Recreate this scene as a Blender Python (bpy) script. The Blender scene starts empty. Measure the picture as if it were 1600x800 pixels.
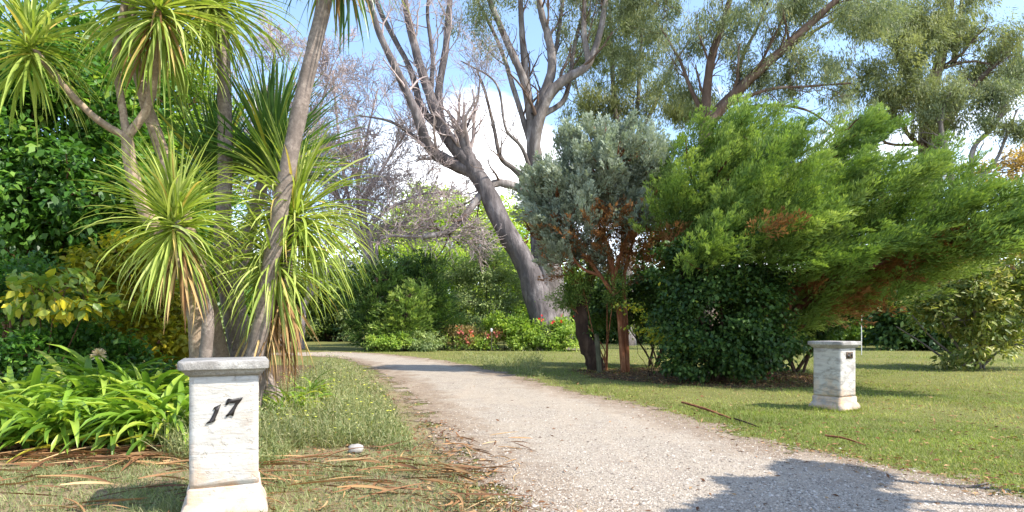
import bpy, math, random
import numpy as np
from mathutils import Vector

# ------------------------------------------------------------------ scene
SC = bpy.context.scene
COL = SC.collection
F = 953.0            # focal length in photo pixels (1600 wide)
HY = 510.0           # horizon row
CH = 1.4             # eye height
PI = math.pi
SUN = np.array([0.925, -0.38, 0.0]); SUN /= np.linalg.norm(SUN)
SUN_EL = math.radians(48)


def P(px, py, d):
    return np.array([(px - 800) / F * d, d, CH - (py - HY) / F * d])


def G(px, py):
    d = F * CH / (py - HY)
    return np.array([(px - 800) / F * d, d, 0.0])


def rng_of(seed):
    return np.random.default_rng(seed)


def unit(v):
    return v / (np.linalg.norm(v, axis=-1, keepdims=True) + 1e-9)


# ------------------------------------------------------------------ mesh builder
class Geo:
    def __init__(s):
        s.v = []; s.q = []; s.t = []; s.rq = []; s.rt = []; s.n = 0

    def add(s, v, q=None, t=None, rq=None, rt=None):
        v = np.asarray(v, float).reshape(-1, 3)
        if q is not None and len(q):
            q = np.asarray(q, np.int64).reshape(-1, 4) + s.n
            s.q.append(q)
            s.rq.append(np.zeros(len(q)) if rq is None else np.broadcast_to(rq, (len(q),)))
        if t is not None and len(t):
            t = np.asarray(t, np.int64).reshape(-1, 3) + s.n
            s.t.append(t)
            s.rt.append(np.zeros(len(t)) if rt is None else np.broadcast_to(rt, (len(t),)))
        s.v.append(v); s.n += len(v)
        return s

    def build(s, name, mat, parent=None, loc=(0, 0, 0), smooth=False):
        loc = np.asarray(loc, float)
        v = np.concatenate(s.v) - loc
        q = np.concatenate(s.q) if s.q else np.zeros((0, 4), np.int64)
        t = np.concatenate(s.t) if s.t else np.zeros((0, 3), np.int64)
        rq = np.concatenate(s.rq) if s.rq else np.zeros(0)
        rt = np.concatenate(s.rt) if s.rt else np.zeros(0)
        me = bpy.data.meshes.new(name)
        me.vertices.add(len(v)); me.vertices.foreach_set('co', v.astype(np.float32).ravel())
        nl = q.size + t.size
        me.loops.add(nl)
        me.loops.foreach_set('vertex_index', np.concatenate([q.ravel(), t.ravel()]).astype(np.int32))
        np_ = len(q) + len(t)
        me.polygons.add(np_)
        starts = np.concatenate([np.arange(len(q)) * 4, len(q) * 4 + np.arange(len(t)) * 3])
        me.polygons.foreach_set('loop_start', starts.astype(np.int32))
        if smooth:
            me.polygons.foreach_set('use_smooth', np.ones(np_, bool))
        at = me.attributes.new('rnd', 'FLOAT', 'FACE')
        at.data.foreach_set('value', np.concatenate([rq, rt]).astype(np.float32))
        me.update(calc_edges=True)
        me.validate()
        me.materials.append(mat)
        o = bpy.data.objects.new(name, me)
        COL.objects.link(o)
        if parent is not None:
            o.parent = parent
        else:
            o.location = loc
        return o


def thing(name, label, cat, loc=(0, 0, 0), group=None):
    o = bpy.data.objects.new(name, None)
    COL.objects.link(o)
    o.empty_display_size = 0.2
    o.location = loc
    o['label'] = label; o['category'] = cat
    if group: o['group'] = group
    return o


def tag(o, label, cat, group=None):
    o['label'] = label; o['category'] = cat
    if group: o['group'] = group
    return o


# ------------------------------------------------------------------ curves and tubes
def catmull(pts, n):
    p = np.asarray(pts, float)
    p = np.vstack([2 * p[0] - p[1], p, 2 * p[-1] - p[-2]])
    m = len(p) - 3
    u = np.linspace(0, m - 1e-6, n)
    i = u.astype(int); f = (u - i)[:, None]
    a, b, c, d = p[i], p[i + 1], p[i + 2], p[i + 3]
    return 0.5 * ((2 * b) + (-a + c) * f + (2 * a - 5 * b + 4 * c - d) * f ** 2 + (-a + 3 * b - 3 * c + d) * f ** 3)


def tubes(g, Pt, R, sides, rnd=None, rough=0.0, rng=None):
    """Pt (M,N,3), R (M,N)"""
    Pt = np.asarray(Pt, float); R = np.asarray(R, float)
    if Pt.ndim == 2: Pt = Pt[None]; R = R[None]
    M, N, _ = Pt.shape
    T = unit(np.gradient(Pt, axis=1))
    mean = unit(Pt[:, -1] - Pt[:, 0])
    ref = np.where(np.abs(mean[:, 2:3]) > 0.75, np.array([[1., 0.15, 0]]), np.array([[0.1, 0.05, 1.]]))
    A = unit(np.cross(T, ref[:, None, :])); B = np.cross(T, A)
    th = np.arange(sides) / sides * 2 * PI
    rr = R[:, :, None]
    if rough and rng is not None:
        rr = rr * (1 + rough * rng.standard_normal((M, N, sides)))
    else:
        rr = np.broadcast_to(rr, (M, N, sides))
    V = Pt[:, :, None, :] + rr[..., None] * (np.cos(th)[None, None, :, None] * A[:, :, None, :] + np.sin(th)[None, None, :, None] * B[:, :, None, :])
    idx = np.arange(M * N * sides).reshape(M, N, sides)
    a = idx[:, :-1, :]; b = np.roll(a, -1, 2); c = np.roll(idx[:, 1:, :], -1, 2); d = idx[:, 1:, :]
    q = np.stack([a, b, c, d], -1).reshape(-1, 4)
    if rnd is None: rnd = np.zeros(M)
    rq = np.repeat(np.broadcast_to(rnd, (M,)), (N - 1) * sides)
    g.add(V.reshape(-1, 3), q, rq=rq)


def limb(g, pts, r0, r1, n=24, sides=10, rng=None, rough=0.05, power=1.0, flare=0.0):
    c = catmull(pts, n)
    s = np.linspace(0, 1, n)
    r = r0 + (r1 - r0) * s ** power
    if flare: r = r + r0 * flare * np.exp(-s * n * 0.35)
    tubes(g, c, r, sides, rough=rough, rng=rng or rng_of(1))
    return c, r


def children(Pa, Ra, k, rng, length, ang=(0.5, 1.0), s0=0.25, s1=1.0, up=0.15, wander=0.15, n=7, rr=0.55, rmin=0.006, taper=0.35, bias=(0, 0, 0)):
    """grow k children on each parent path; Pa (M,N,3)."""
    M, N, _ = Pa.shape
    s = rng.uniform(s0, s1, (M, k)) * (N - 1)
    i = np.clip(s.astype(int), 0, N - 2); f = (s - i)[..., None]
    mi = np.arange(M)[:, None]
    base = Pa[mi, i] * (1 - f) + Pa[mi, i + 1] * f
    T = unit(Pa[mi, i + 1] - Pa[mi, i])
    r = (Ra[mi, i] * (1 - f[..., 0]) + Ra[mi, i + 1] * f[..., 0]) * rr
    rv = rng.standard_normal((M, k, 3))
    side = unit(rv - (rv * T).sum(-1, keepdims=True) * T)
    a = rng.uniform(ang[0], ang[1], (M, k, 1))
    d = unit(T * np.cos(a) + side * np.sin(a) + np.array([0, 0, up]) + np.array(bias))
    L = rng.uniform(length[0], length[1], (M, k)) * (1.15 - 0.5 * s / (N - 1))
    K = M * k
    base = base.reshape(K, 3); d = d.reshape(K, 3); L = L.reshape(K); r = r.reshape(K)
    out = np.zeros((K, n, 3)); out[:, 0] = base
    for j in range(1, n):
        d = unit(d + wander * rng.standard_normal((K, 3)) + np.array([0, 0, up * 0.3]))
        out[:, j] = out[:, j - 1] + d * (L / (n - 1))[:, None]
    R = np.maximum(r[:, None] * np.linspace(1, taper, n)[None], rmin)
    return out, R


def links(starts, ends, rng, n=7, r0=0.03, r1=0.008, sag=0.12, rise=0.0):
    """curved stems from starts to ends, both (K,3)"""
    K = len(ends)
    s = np.linspace(0, 1, n)[None, :, None]
    D = ends - starts
    L = np.linalg.norm(D, axis=1)[:, None, None]
    off = rng.standard_normal((K, 1, 3)) * sag * L
    off[:, :, 2] += rise * L[:, :, 0]
    p = starts[:, None] + D[:, None] * s + off * (s * (1 - s) * 4) * 0.5
    p += rng.standard_normal((K, n, 3)) * 0.015 * L * np.sin(s * PI)
    R = np.broadcast_to(np.linspace(r0, r1, n)[None], (K, n))
    return p, R


# ------------------------------------------------------------------ leaves
def leaves(g, pos, d, nrm, L, W, rnd, fold=0.25, six=False):
    K = len(pos)
    d = unit(d); nrm = unit(nrm - (nrm * d).sum(1, keepdims=True) * d)
    side = np.cross(d, nrm)
    L = np.broadcast_to(L, (K,))[:, None]; W = np.broadcast_to(W, (K,))[:, None]
    if six:
        V = np.stack([pos,
                      pos + d * L * .3 + side * W * .5 + nrm * W * fold * .5,
                      pos + d * L * .68 + side * W * .36 + nrm * W * fold * .3,
                      pos + d * L - nrm * L * .08,
                      pos + d * L * .68 - side * W * .36 + nrm * W * fold * .3,
                      pos + d * L * .3 - side * W * .5 + nrm * W * fold * .5], 1)
        b = np.arange(K)[:, None] * 6
        q = np.concatenate([b + np.array([[0, 1, 2, 3]]), b + np.array([[0, 3, 4, 5]])], 1).reshape(-1, 4)
        g.add(V, q, rq=np.repeat(rnd, 2))
    else:
        V = np.stack([pos, pos + d * L * .45 + side * W * .5 + nrm * W * fold, pos + d * L,
                      pos + d * L * .45 - side * W * .5 + nrm * W * fold], 1)
        q = np.arange(K * 4).reshape(K, 4)
        g.add(V, q, rq=rnd)


def strips(g, base, az, el, L, W, droop, S=6, rnd=None, vee=0.25, power=1.3, prof=None, rng=None, twist=0.3, sweep=None):
    """long arching blades"""
    K = len(base)
    az = np.broadcast_to(az, (K,)); el = np.broadcast_to(el, (K,)); L = np.broadcast_to(L, (K,)); W = np.broadcast_to(W, (K,)); droop = np.broadcast_to(droop, (K,))
    s = np.linspace(0, 1, S + 1)
    e = el[:, None] - droop[:, None] * s[None] ** power
    azs = az[:, None] + (np.zeros(K) if sweep is None else sweep)[:, None] * s[None] ** 1.5
    h = np.stack([np.cos(azs), np.sin(azs), 0 * azs], -1)
    dirs = np.cos(e)[..., None] * h + np.sin(e)[..., None] * np.array([0, 0, 1.])
    step = (L / S)[:, None, None]
    pts = np.zeros((K, S + 1, 3)); pts[:, 0] = base
    pts[:, 1:] = base[:, None] + np.cumsum((dirs[:, :-1] + dirs[:, 1:]) * .5 * step, 1)
    side = np.stack([-np.sin(azs), np.cos(azs), 0 * azs], -1)
    nrm = -np.sin(e)[..., None] * h + np.cos(e)[..., None] * np.array([0, 0, 1.])
    if rng is not None and twist:
        tw = rng.normal(0, twist, K)[:, None] * (0.4 + s[None])
        sd = side * np.cos(tw)[..., None] + nrm * np.sin(tw)[..., None]
    else:
        sd = side
    if prof is None:
        prof = np.clip(np.minimum(0.55 + 1.6 * s, 1.0) * (1 - s ** 3.0), 0.03, 1)
    w = W[:, None, None] * prof[None, :, None] * 0.5
    if rnd is None: rnd = np.zeros(K)
    if vee:
        V = np.stack([pts - sd * w + nrm * w * vee, pts - nrm * w * vee, pts + sd * w + nrm * w * vee], 2)
        idx = np.arange(K * (S + 1) * 3).reshape(K, S + 1, 3)
        q = np.concatenate([np.stack([idx[:, :-1, j], idx[:, :-1, j + 1], idx[:, 1:, j + 1], idx[:, 1:, j]], -1) for j in (0, 1)], 1)
        g.add(V, q.reshape(-1, 4), rq=np.repeat(rnd, 2 * S))
    else:
        V = np.stack([pts - sd * w, pts + sd * w], 2)
        idx = np.arange(K * (S + 1) * 2).reshape(K, S + 1, 2)
        q = np.stack([idx[:, :-1, 0], idx[:, :-1, 1], idx[:, 1:, 1], idx[:, 1:, 0]], -1)
        g.add(V, q.reshape(-1, 4), rq=np.repeat(rnd, S))
    return pts


def lobe_points(lobes, n, rng, shell=0.55, keep_under=True):
    """points in the outer shells of a union of ellipsoids; lobes: (centre, (rx,ry,rz))"""
    C = np.array([l[0] for l in lobes]); R = np.array([l[1] for l in lobes])
    w = (R.prod(1)) ** (2 / 3); w /= w.sum()
    out = []; nor = []
    tot = 0
    while tot < n:
        m = (n - tot) * 2 + 16
        i = rng.choice(len(lobes), m, p=w)
        u = unit(rng.standard_normal((m, 3)))
        r = (shell ** 3 + (1 - shell ** 3) * rng.random(m)) ** (1 / 3) * (1 + 0.22 * np.sin(u[:, 0] * 6 + i) * np.cos(u[:, 2] * 5 + i * 2) + 0.12 * np.sin(u[:, 1] * 11 + u[:, 2] * 9 + i * 3) + 0.10 * rng.standard_normal(m))
        p = C[i] + u * R[i] * r[:, None]
        q = np.linalg.norm((p[:, None] - C[None]) / R[None], axis=2)
        q[np.arange(m), i] = 9
        ok = (q.min(1) > shell * 0.8)
        p = p[ok]; u2 = unit(u[ok] / R[i][ok])
        ok2 = p[:, 2] > 0.03
        out.append(p[ok2]); nor.append(u2[ok2]); tot += ok2.sum()
    return np.concatenate(out)[:n], np.concatenate(nor)[:n]


def clumpy(lobes, n, rng, shell, k, f):
    m = max(4, n // k)
    c, nor = lobe_points(lobes, m, rng, shell)
    i = np.arange(n) % m
    sz = np.mean([np.mean(l[1]) for l in lobes]) * f
    p = c[i] + rng.standard_normal((n, 3)) * sz * np.array([1, 1, .55])
    p[:, 2] = np.maximum(p[:, 2], .04)
    return p, nor[i]


def broad_crown(g, lobes, rng, n, per, spread, L, W, shell=0.55, droop=0.3, six=False, top=0.0, cr=0.5):
    c, nor = clumpy(lobes, n, rng, shell, 5, .17)
    cid = np.repeat(np.arange(n), per)
    K = n * per
    off = rng.standard_normal((K, 3)) * spread * np.array([1, 1, .6])
    off -= nor[cid] * (np.abs((off * nor[cid]).sum(1, keepdims=True))) * 0.3
    pos = c[cid] + off
    rv = rng.standard_normal((K, 3))
    d = nor[cid] * 0.8 + rv * 0.7 + np.array([0, 0, -droop])
    nr = np.array([0, 0, 1.]) + nor[cid] * 0.5 + rng.standard_normal((K, 3)) * 0.45
    rnd = np.clip(rng.random(n)[cid] * cr + rng.random(K) * (1 - cr), 0, 1)
    ok = pos[:, 2] > 0.02
    s = rng.uniform(.7, 1.25, K)
    leaves(g, pos[ok], d[ok], nr[ok], (L * s)[ok], (W * s)[ok], rnd[ok], six=six)
    return c, nor


def hang_crown(g, lobes, rng, n, per, spread, L, W, shell=0.3, cr=0.6):
    c, nor = clumpy(lobes, n, rng, shell, 6, .30)
    cid = np.repeat(np.arange(n), per); K = n * per
    pos = c[cid] + rng.standard_normal((K, 3)) * spread * np.array([.8, .8, 1.0]) * (.55 + .9 * rng.random(n)[cid])[:, None]
    d = np.array([0, 0, -1.]) + rng.standard_normal((n, 3))[cid] * .45 + rng.standard_normal((K, 3)) * .35 + nor[cid] * .3
    nr = rng.standard_normal((K, 3)) + np.array([0, 0, .5])
    rnd = np.clip(rng.random(n)[cid] * cr + rng.random(K) * (1 - cr), 0, 1)
    s = rng.uniform(.7, 1.3, K)
    leaves(g, pos, d, nr, L * s, W * s, rnd, fold=.1)
    return c, nor


def sprays(g, base, axis, length, rng, per=40, L=.14, W=.03, fan=0.65, flat=None, droop=0.25, rb=None):
    """feathery conifer sprays: short scaly shoots set along an axis"""
    K = len(base); axis = unit(axis)
    flat = unit(rng.standard_normal((K, 3)) + np.array([0, 0, 1.2])) if flat is None else flat
    side = unit(np.cross(axis, flat)); up = np.cross(side, axis)
    cid = np.repeat(np.arange(K), per); n = K * per
    s = rng.random(n) ** .8
    length = np.broadcast_to(length, (K,))
    ax = axis[cid]
    curve = ax * (s * length[cid])[:, None] + np.array([0, 0, -1.]) * (droop * s ** 2 * length[cid])[:, None]
    sg = rng.choice([-1., 1.], n)
    reach = (1.05 - s) * length[cid] * rng.random(n) * .42
    lat = side[cid] * sg[:, None] * .8 + ax * .6 + up[cid] * rng.normal(0, .35, n)[:, None]
    pos = base[cid] + curve + unit(lat) * reach[:, None]
    a = rng.normal(fan, .25, n) * sg
    d = ax * np.cos(a)[:, None] + side[cid] * np.sin(a)[:, None] + up[cid] * rng.normal(.1, .3, n)[:, None]
    nr = up[cid] + rng.standard_normal((n, 3)) * .4
    rb = rng.random(K) if rb is None else rb
    rnd = np.clip(rb[cid] * .45 + rng.random(n) * .22 + s * .38 - .04, 0, 1)
    sz = rng.uniform(.7, 1.3, n)
    ok = pos[:, 2] > .03
    leaves(g, pos[ok], d[ok], nr[ok], (L * sz)[ok], (W * sz)[ok], rnd[ok], fold=.15)


# ------------------------------------------------------------------ materials
def new_mat(name):
    m = bpy.data.materials.new(name); m.use_nodes = True
    nt = m.node_tree; nt.nodes.clear()
    return m, nt, nt.nodes, nt.links


def ramp(nt, src, stops, interp='LINEAR'):
    n = nt.nodes.new('ShaderNodeValToRGB')
    n.color_ramp.interpolation = interp
    els = n.color_ramp.elements
    while len(els) < len(stops): els.new(0.5)
    for e, (p, c) in zip(els, stops):
        e.position = p; e.color = (*c, 1) if len(c) == 3 else c
    nt.links.new(src, n.inputs[0])
    return n.outputs[0]


def noise(nt, vec, scale, detail=4, rough=.55, dist=0.0):
    n = nt.nodes.new('ShaderNodeTexNoise')
    n.inputs['Scale'].default_value = scale; n.inputs['Detail'].default_value = detail
    n.inputs['Roughness'].default_value = rough; n.inputs['Distortion'].default_value = dist
    if vec is not None: nt.links.new(vec, n.inputs['Vector'])
    return n.outputs['Fac']


def mix(nt, fac, a, b, mode='MIX'):
    n = nt.nodes.new('ShaderNodeMix'); n.data_type = 'RGBA'; n.blend_type = mode
    n.clamp_factor = True
    for sock, val in ((n.inputs['Factor'], fac), (n.inputs['A'], a), (n.inputs['B'], b)):
        if hasattr(val, 'is_linked') or hasattr(val, 'links'): nt.links.new(val, sock)
        elif isinstance(val, (int, float)): sock.default_value = val
        else: sock.default_value = (*val, 1) if len(val) == 3 else val
    # colour sockets share names: pick the RGBA ones
    return n.outputs['Result']


def mixc(nt, fac, a, b, mode='MIX'):
    n = nt.nodes.new('ShaderNodeMix'); n.data_type = 'RGBA'; n.blend_type = mode
    sf, sa, sb = n.inputs[0], n.inputs[6], n.inputs[7]
    for sock, val in ((sf, fac), (sa, a), (sb, b)):
        if isinstance(val, bpy.types.NodeSocket): nt.links.new(val, sock)
        elif isinstance(val, (int, float)): sock.default_value = val
        else: sock.default_value = (*val, 1) if len(val) == 3 else val
    return n.outputs[2]


def math_(nt, op, a, b=0.0, clamp=False):
    n = nt.nodes.new('ShaderNodeMath'); n.operation = op; n.use_clamp = clamp
    for i, val in enumerate((a, b)):
        if isinstance(val, bpy.types.NodeSocket): nt.links.new(val, n.inputs[i])
        else: n.inputs[i].default_value = val
    return n.outputs[0]


def obj_coord(nt, scale=(1, 1, 1), kind='Object'):
    tc = nt.nodes.new('ShaderNodeTexCoord')
    mp = nt.nodes.new('ShaderNodeMapping'); mp.inputs['Scale'].default_value = scale
    nt.links.new(tc.outputs[kind], mp.inputs['Vector'])
    return mp.outputs[0]


def bump(nt, h, dist, strength=1.0):
    b = nt.nodes.new('ShaderNodeBump'); b.inputs['Distance'].default_value = dist; b.inputs['Strength'].default_value = strength
    nt.links.new(h, b.inputs['Height'])
    return b.outputs[0]


def finish(nt, color, rough=.8, normal=None, spec=.3, alpha=None):
    b = nt.nodes.new('ShaderNodeBsdfPrincipled')
    if isinstance(color, bpy.types.NodeSocket): nt.links.new(color, b.inputs['Base Color'])
    else: b.inputs['Base Color'].default_value = (*color, 1)
    b.inputs['Roughness'].default_value = rough
    b.inputs['Specular IOR Level'].default_value = spec
    if normal is not None: nt.links.new(normal, b.inputs['Normal'])
    if alpha is not None: nt.links.new(alpha, b.inputs['Alpha'])
    o = nt.nodes.new('ShaderNodeOutputMaterial')
    nt.links.new(b.outputs[0], o.inputs[0])
    return b


def leaf_mat(name, stops, trans=.35, rough=.45, spec=.35, vary=.3, tcol=1.25, gain=1.35):
    stops = [(p, tuple(min(.85, x * gain * 1.12) for x in c)) for p, c in stops]
    m, nt, N, Lk = new_mat(name)
    at = N.new('ShaderNodeAttribute'); at.attribute_name = 'rnd'
    col = ramp(nt, at.outputs['Fac'], stops)
    if vary:
        gm = N.new('ShaderNodeNewGeometry')
        nz = noise(nt, gm.outputs['Position'], 1.3, 3)
        k = ramp(nt, nz, [(.3, (1 - vary,) * 3), (.7, (1 + vary * .6, 1 + vary * .6, 1))])
        col = mixc(nt, 1.0, col, k, 'MULTIPLY')
    b = N.new('ShaderNodeBsdfPrincipled')
    Lk.new(col, b.inputs['Base Color'])
    b.inputs['Roughness'].default_value = rough; b.inputs['Specular IOR Level'].default_value = spec
    t = N.new('ShaderNodeBsdfTranslucent')
    tc = mixc(nt, 1.0, col, (tcol * 1.05, tcol * 1.1, tcol * .55), 'MULTIPLY')
    Lk.new(tc, t.inputs[0])
    mx = N.new('ShaderNodeMixShader'); mx.inputs[0].default_value = trans
    Lk.new(b.outputs[0], mx.inputs[1]); Lk.new(t.outputs[0], mx.inputs[2])
    o = N.new('ShaderNodeOutputMaterial'); Lk.new(mx.outputs[0], o.inputs[0])
    return m


def bark_mat(name, c0, c1, c2, zs=.25, scale=6, bd=.03, rough=.9, ring=0):
    m, nt, N, Lk = new_mat(name)
    v = obj_coord(nt, (1, 1, zs))
    n1 = noise(nt, v, scale, 6, .65, .4)
    n2 = noise(nt, obj_coord(nt), scale * .22, 3)
    col = ramp(nt, n1, [(.3, c0), (.5, c1), (.7, c2)])
    col = mixc(nt, ramp(nt, n2, [(.42, (0,) * 3), (.58, (.65,) * 3)]), col, tuple(x * .55 for x in c1))
    h = n1
    if ring:
        w = N.new('ShaderNodeTexWave'); w.wave_type = 'BANDS'; w.bands_direction = 'Z'
        w.inputs['Scale'].default_value = ring; w.inputs['Distortion'].default_value = 3.5; w.inputs['Detail'].default_value = 2; w.inputs['Detail Scale'].default_value = 3
        Lk.new(obj_coord(nt), w.inputs['Vector'])
        h = math_(nt, 'ADD', n1, math_(nt, 'MULTIPLY', w.outputs['Fac'], .5))
        col = mixc(nt, math_(nt, 'MULTIPLY', w.outputs['Fac'], .2), col, tuple(x * .55 for x in c0))
    finish(nt, col, rough, bump(nt, h, bd), .2)
    return m


MT = {}
MT['cabbage_leaf'] = leaf_mat('cabbage_leaf', [(0, (.10, .15, .02)), (.35, (.20, .25, .045)), (.7, (.29, .33, .085)), (.93, (.38, .40, .15)), (1, (.40, .30, .10))], .32, .55, .25, .2)
MT['cabbage_dark'] = leaf_mat('cabbage_dark', [(0, (.03, .075, .018)), (.5, (.06, .12, .03)), (.85, (.12, .18, .04)), (1, (.34, .30, .05))], .3, .32, .5, .15)
MT['cabbage_dead'] = leaf_mat('cabbage_dead', [(0, (.10, .05, .025)), (.5, (.24, .14, .06)), (1, (.42, .29, .13))], .2, .7, .2, .1, .9)
MT['strap'] = leaf_mat('strap', [(0, (.06, .12, .015)), (.5, (.14, .23, .028)), (.9, (.25, .32, .05)), (1, (.40, .34, .06))], .35, .38, .45, .2, 1.25, 1.35)
MT['dark_broad'] = leaf_mat('dark_broad', [(0, (.016, .042, .008)), (.55, (.035, .085, .014)), (.9, (.085, .15, .025)), (1, (.24, .30, .06))], .4, .42, .4, .3, 1.25, 2.0)
MT['mid_broad'] = leaf_mat('mid_broad', [(0, (.05, .09, .015)), (.5, (.11, .17, .025)), (1, (.24, .28, .05))], .4, .45, .3, .25, 1.25, 1.8)
MT['yellow_broad'] = leaf_mat('yellow_broad', [(0, (.08, .15, .025)), (.5, (.20, .26, .05)), (.75, (.40, .35, .03)), (1, (.55, .42, .03))], .4, .4, .4, .1)
MT['gold_broad'] = leaf_mat('gold_broad', [(0, (.07, .09, .012)), (.5, (.20, .19, .016)), (1, (.38, .29, .022))], .45, .45, .3, .2)
MT['ivy'] = leaf_mat('ivy', [(0, (.012, .030, .009)), (.5, (.030, .066, .016)), (.95, (.075, .12, .025)), (1, (.36, .32, .02))], .25, .5, .3, .35)
MT['juniper'] = leaf_mat('juniper', [(0, (.030, .054, .013)), (.4, (.076, .122, .027)), (.75, (.17, .222, .055)), (1, (.31, .345, .12))], .32, .6, .2, .3, 1.25, 1.65)
MT['juniper_dead'] = leaf_mat('juniper_dead', [(0, (.08, .032, .014)), (.6, (.19, .085, .035)), (1, (.30, .16, .065))], .2, .8, .1, .2)
MT['blue_cypress'] = leaf_mat('blue_cypress', [(0, (.085, .105, .075)), (.5, (.21, .24, .19)), (1, (.42, .45, .37))], .22, .6, .25, .2, 1.0)
MT['gum'] = leaf_mat('gum', [(0, (.06, .075, .045)), (.5, (.12, .14, .08)), (.85, (.20, .21, .12)), (1, (.26, .23, .11))], .35, .6, .2, .3, 1.0, 1.7)
MT['gum_olive'] = leaf_mat('gum_olive', [(0, (.075, .09, .045)), (.5, (.15, .165, .085)), (1, (.26, .26, .14))], .4, .6, .2, .3, 1.0, 1.6)
MT['olive'] = leaf_mat('olive', [(0, (.05, .075, .03)), (.5, (.11, .14, .06)), (1, (.21, .23, .11))], .35, .6, .2, .3, 1.2, 2.3)
MT['far_green'] = leaf_mat('far_green', [(0, (.05, .09, .02)), (.5, (.12, .17, .035)), (1, (.22, .25, .06))], .4, .55, .2, .3, 1.25, 2.2)
MT['far_dark'] = leaf_mat('far_dark', [(0, (.02, .045, .015)), (.5, (.045, .085, .022)), (1, (.10, .15, .035))], .3, .5, .3, .4)
MT['bright_crown'] = leaf_mat('bright_crown', [(0, (.12, .18, .03)), (.5, (.24, .30, .06)), (1, (.38, .40, .10))], .4, .55, .2, .25, 1.25, 1.9)
MT['tip_shrub'] = leaf_mat('tip_shrub', [(0, (.04, .06, .015)), (.45, (.11, .14, .03)), (.75, (.27, .26, .08)), (1, (.50, .42, .20))], .35, .45, .35, .25, 1.25, 1.5)
MT['autumn'] = leaf_mat('autumn', [(0, (.16, .12, .05)), (.5, (.34, .22, .08)), (1, (.46, .32, .14))], .4, .5, .3, .2)
MT['dry_shrub'] = leaf_mat('dry_shrub', [(0, (.09, .07, .03)), (.5, (.17, .14, .06)), (1, (.28, .20, .10))], .3, .7, .2, .3)
MT['petal_red'] = leaf_mat('petal_red', [(0, (.55, .015, .02)), (1, (.75, .04, .05))], .3, .5, .3, 0)
MT['petal_coral'] = leaf_mat('petal_coral', [(0, (.45, .06, .05)), (1, (.7, .22, .18))], .3, .5, .3, 0)
MT['petal_yellow'] = leaf_mat('petal_yellow', [(0, (.72, .55, .03)), (1, (.85, .75, .12))], .3, .5, .3, 0)
MT['petal_cream'] = leaf_mat('petal_cream', [(0, (.30, .19, .12)), (1, (.50, .42, .28))], .3, .5, .3, 0)
MT['lawn_blade'] = leaf_mat('lawn_blade', [(0, (.095, .13, .028)), (.45, (.165, .205, .05)), (.8, (.245, .26, .085)), (1, (.36, .30, .14))], .35, .55, .2, .35, 1.25, 1.2)
MT['weed_blade'] = leaf_mat('weed_blade', [(0, (.10, .13, .05)), (.5, (.19, .205, .095)), (.8, (.28, .26, .14)), (1, (.38, .31, .18))], .35, .5, .25, .25)
MT['straw'] = leaf_mat('straw', [(0, (.10, .045, .022)), (.4, (.22, .11, .05)), (.8, (.36, .21, .095)), (1, (.46, .31, .16))], .1, .65, .25, .1, .8, 1.1)
MT['litter'] = leaf_mat('litter', [(0, (.07, .03, .018)), (.5, (.18, .085, .04)), (1, (.36, .22, .11))], .15, .8, .15, .1, .8)

MT['bark_cabbage'] = bark_mat('bark_cabbage', (.13, .10, .085), (.26, .205, .17), (.38, .31, .255), .9, 22, .008, .9, 0)
MT['bark_pale_cabbage'] = bark_mat('bark_pale_cabbage', (.18, .12, .08), (.36, .26, .18), (.50, .39, .28), .9, 22, .007, .9, 0)
MT['bark_red'] = bark_mat('bark_red', (.13, .042, .02), (.34, .13, .06), (.52, .27, .14), .15, 9, .02)
MT['bark_juniper'] = bark_mat('bark_juniper', (.05, .018, .01), (.12, .048, .026), (.21, .10, .055), .15, 9, .02)
MT['bark_dark'] = bark_mat('bark_dark', (.03, .018, .012), (.075, .045, .03), (.14, .09, .06), .2, 7, .03)
MT['bark_grey'] = bark_mat('bark_grey', (.055, .045, .043), (.155, .13, .125), (.29, .255, .24), .3, 3.4, .12)
MT['bark_gum'] = bark_mat('bark_gum', (.075, .06, .05), (.185, .155, .138), (.42, .38, .35), .35, 2.4, .11, .85)
MT['bark_gum_brown'] = bark_mat('bark_gum_brown', (.06, .034, .022), (.145, .095, .068), (.28, .22, .18), .25, 2.5, .03)
MT['bark_twig'] = bark_mat('bark_twig', (.30, .225, .21), (.46, .365, .34), (.6, .5, .46), .4, 3, .02)
MT['bark_tan'] = bark_mat('bark_tan', (.09, .045, .022), (.19, .10, .055), (.30, .18, .10), .2, 8, .02)


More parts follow.
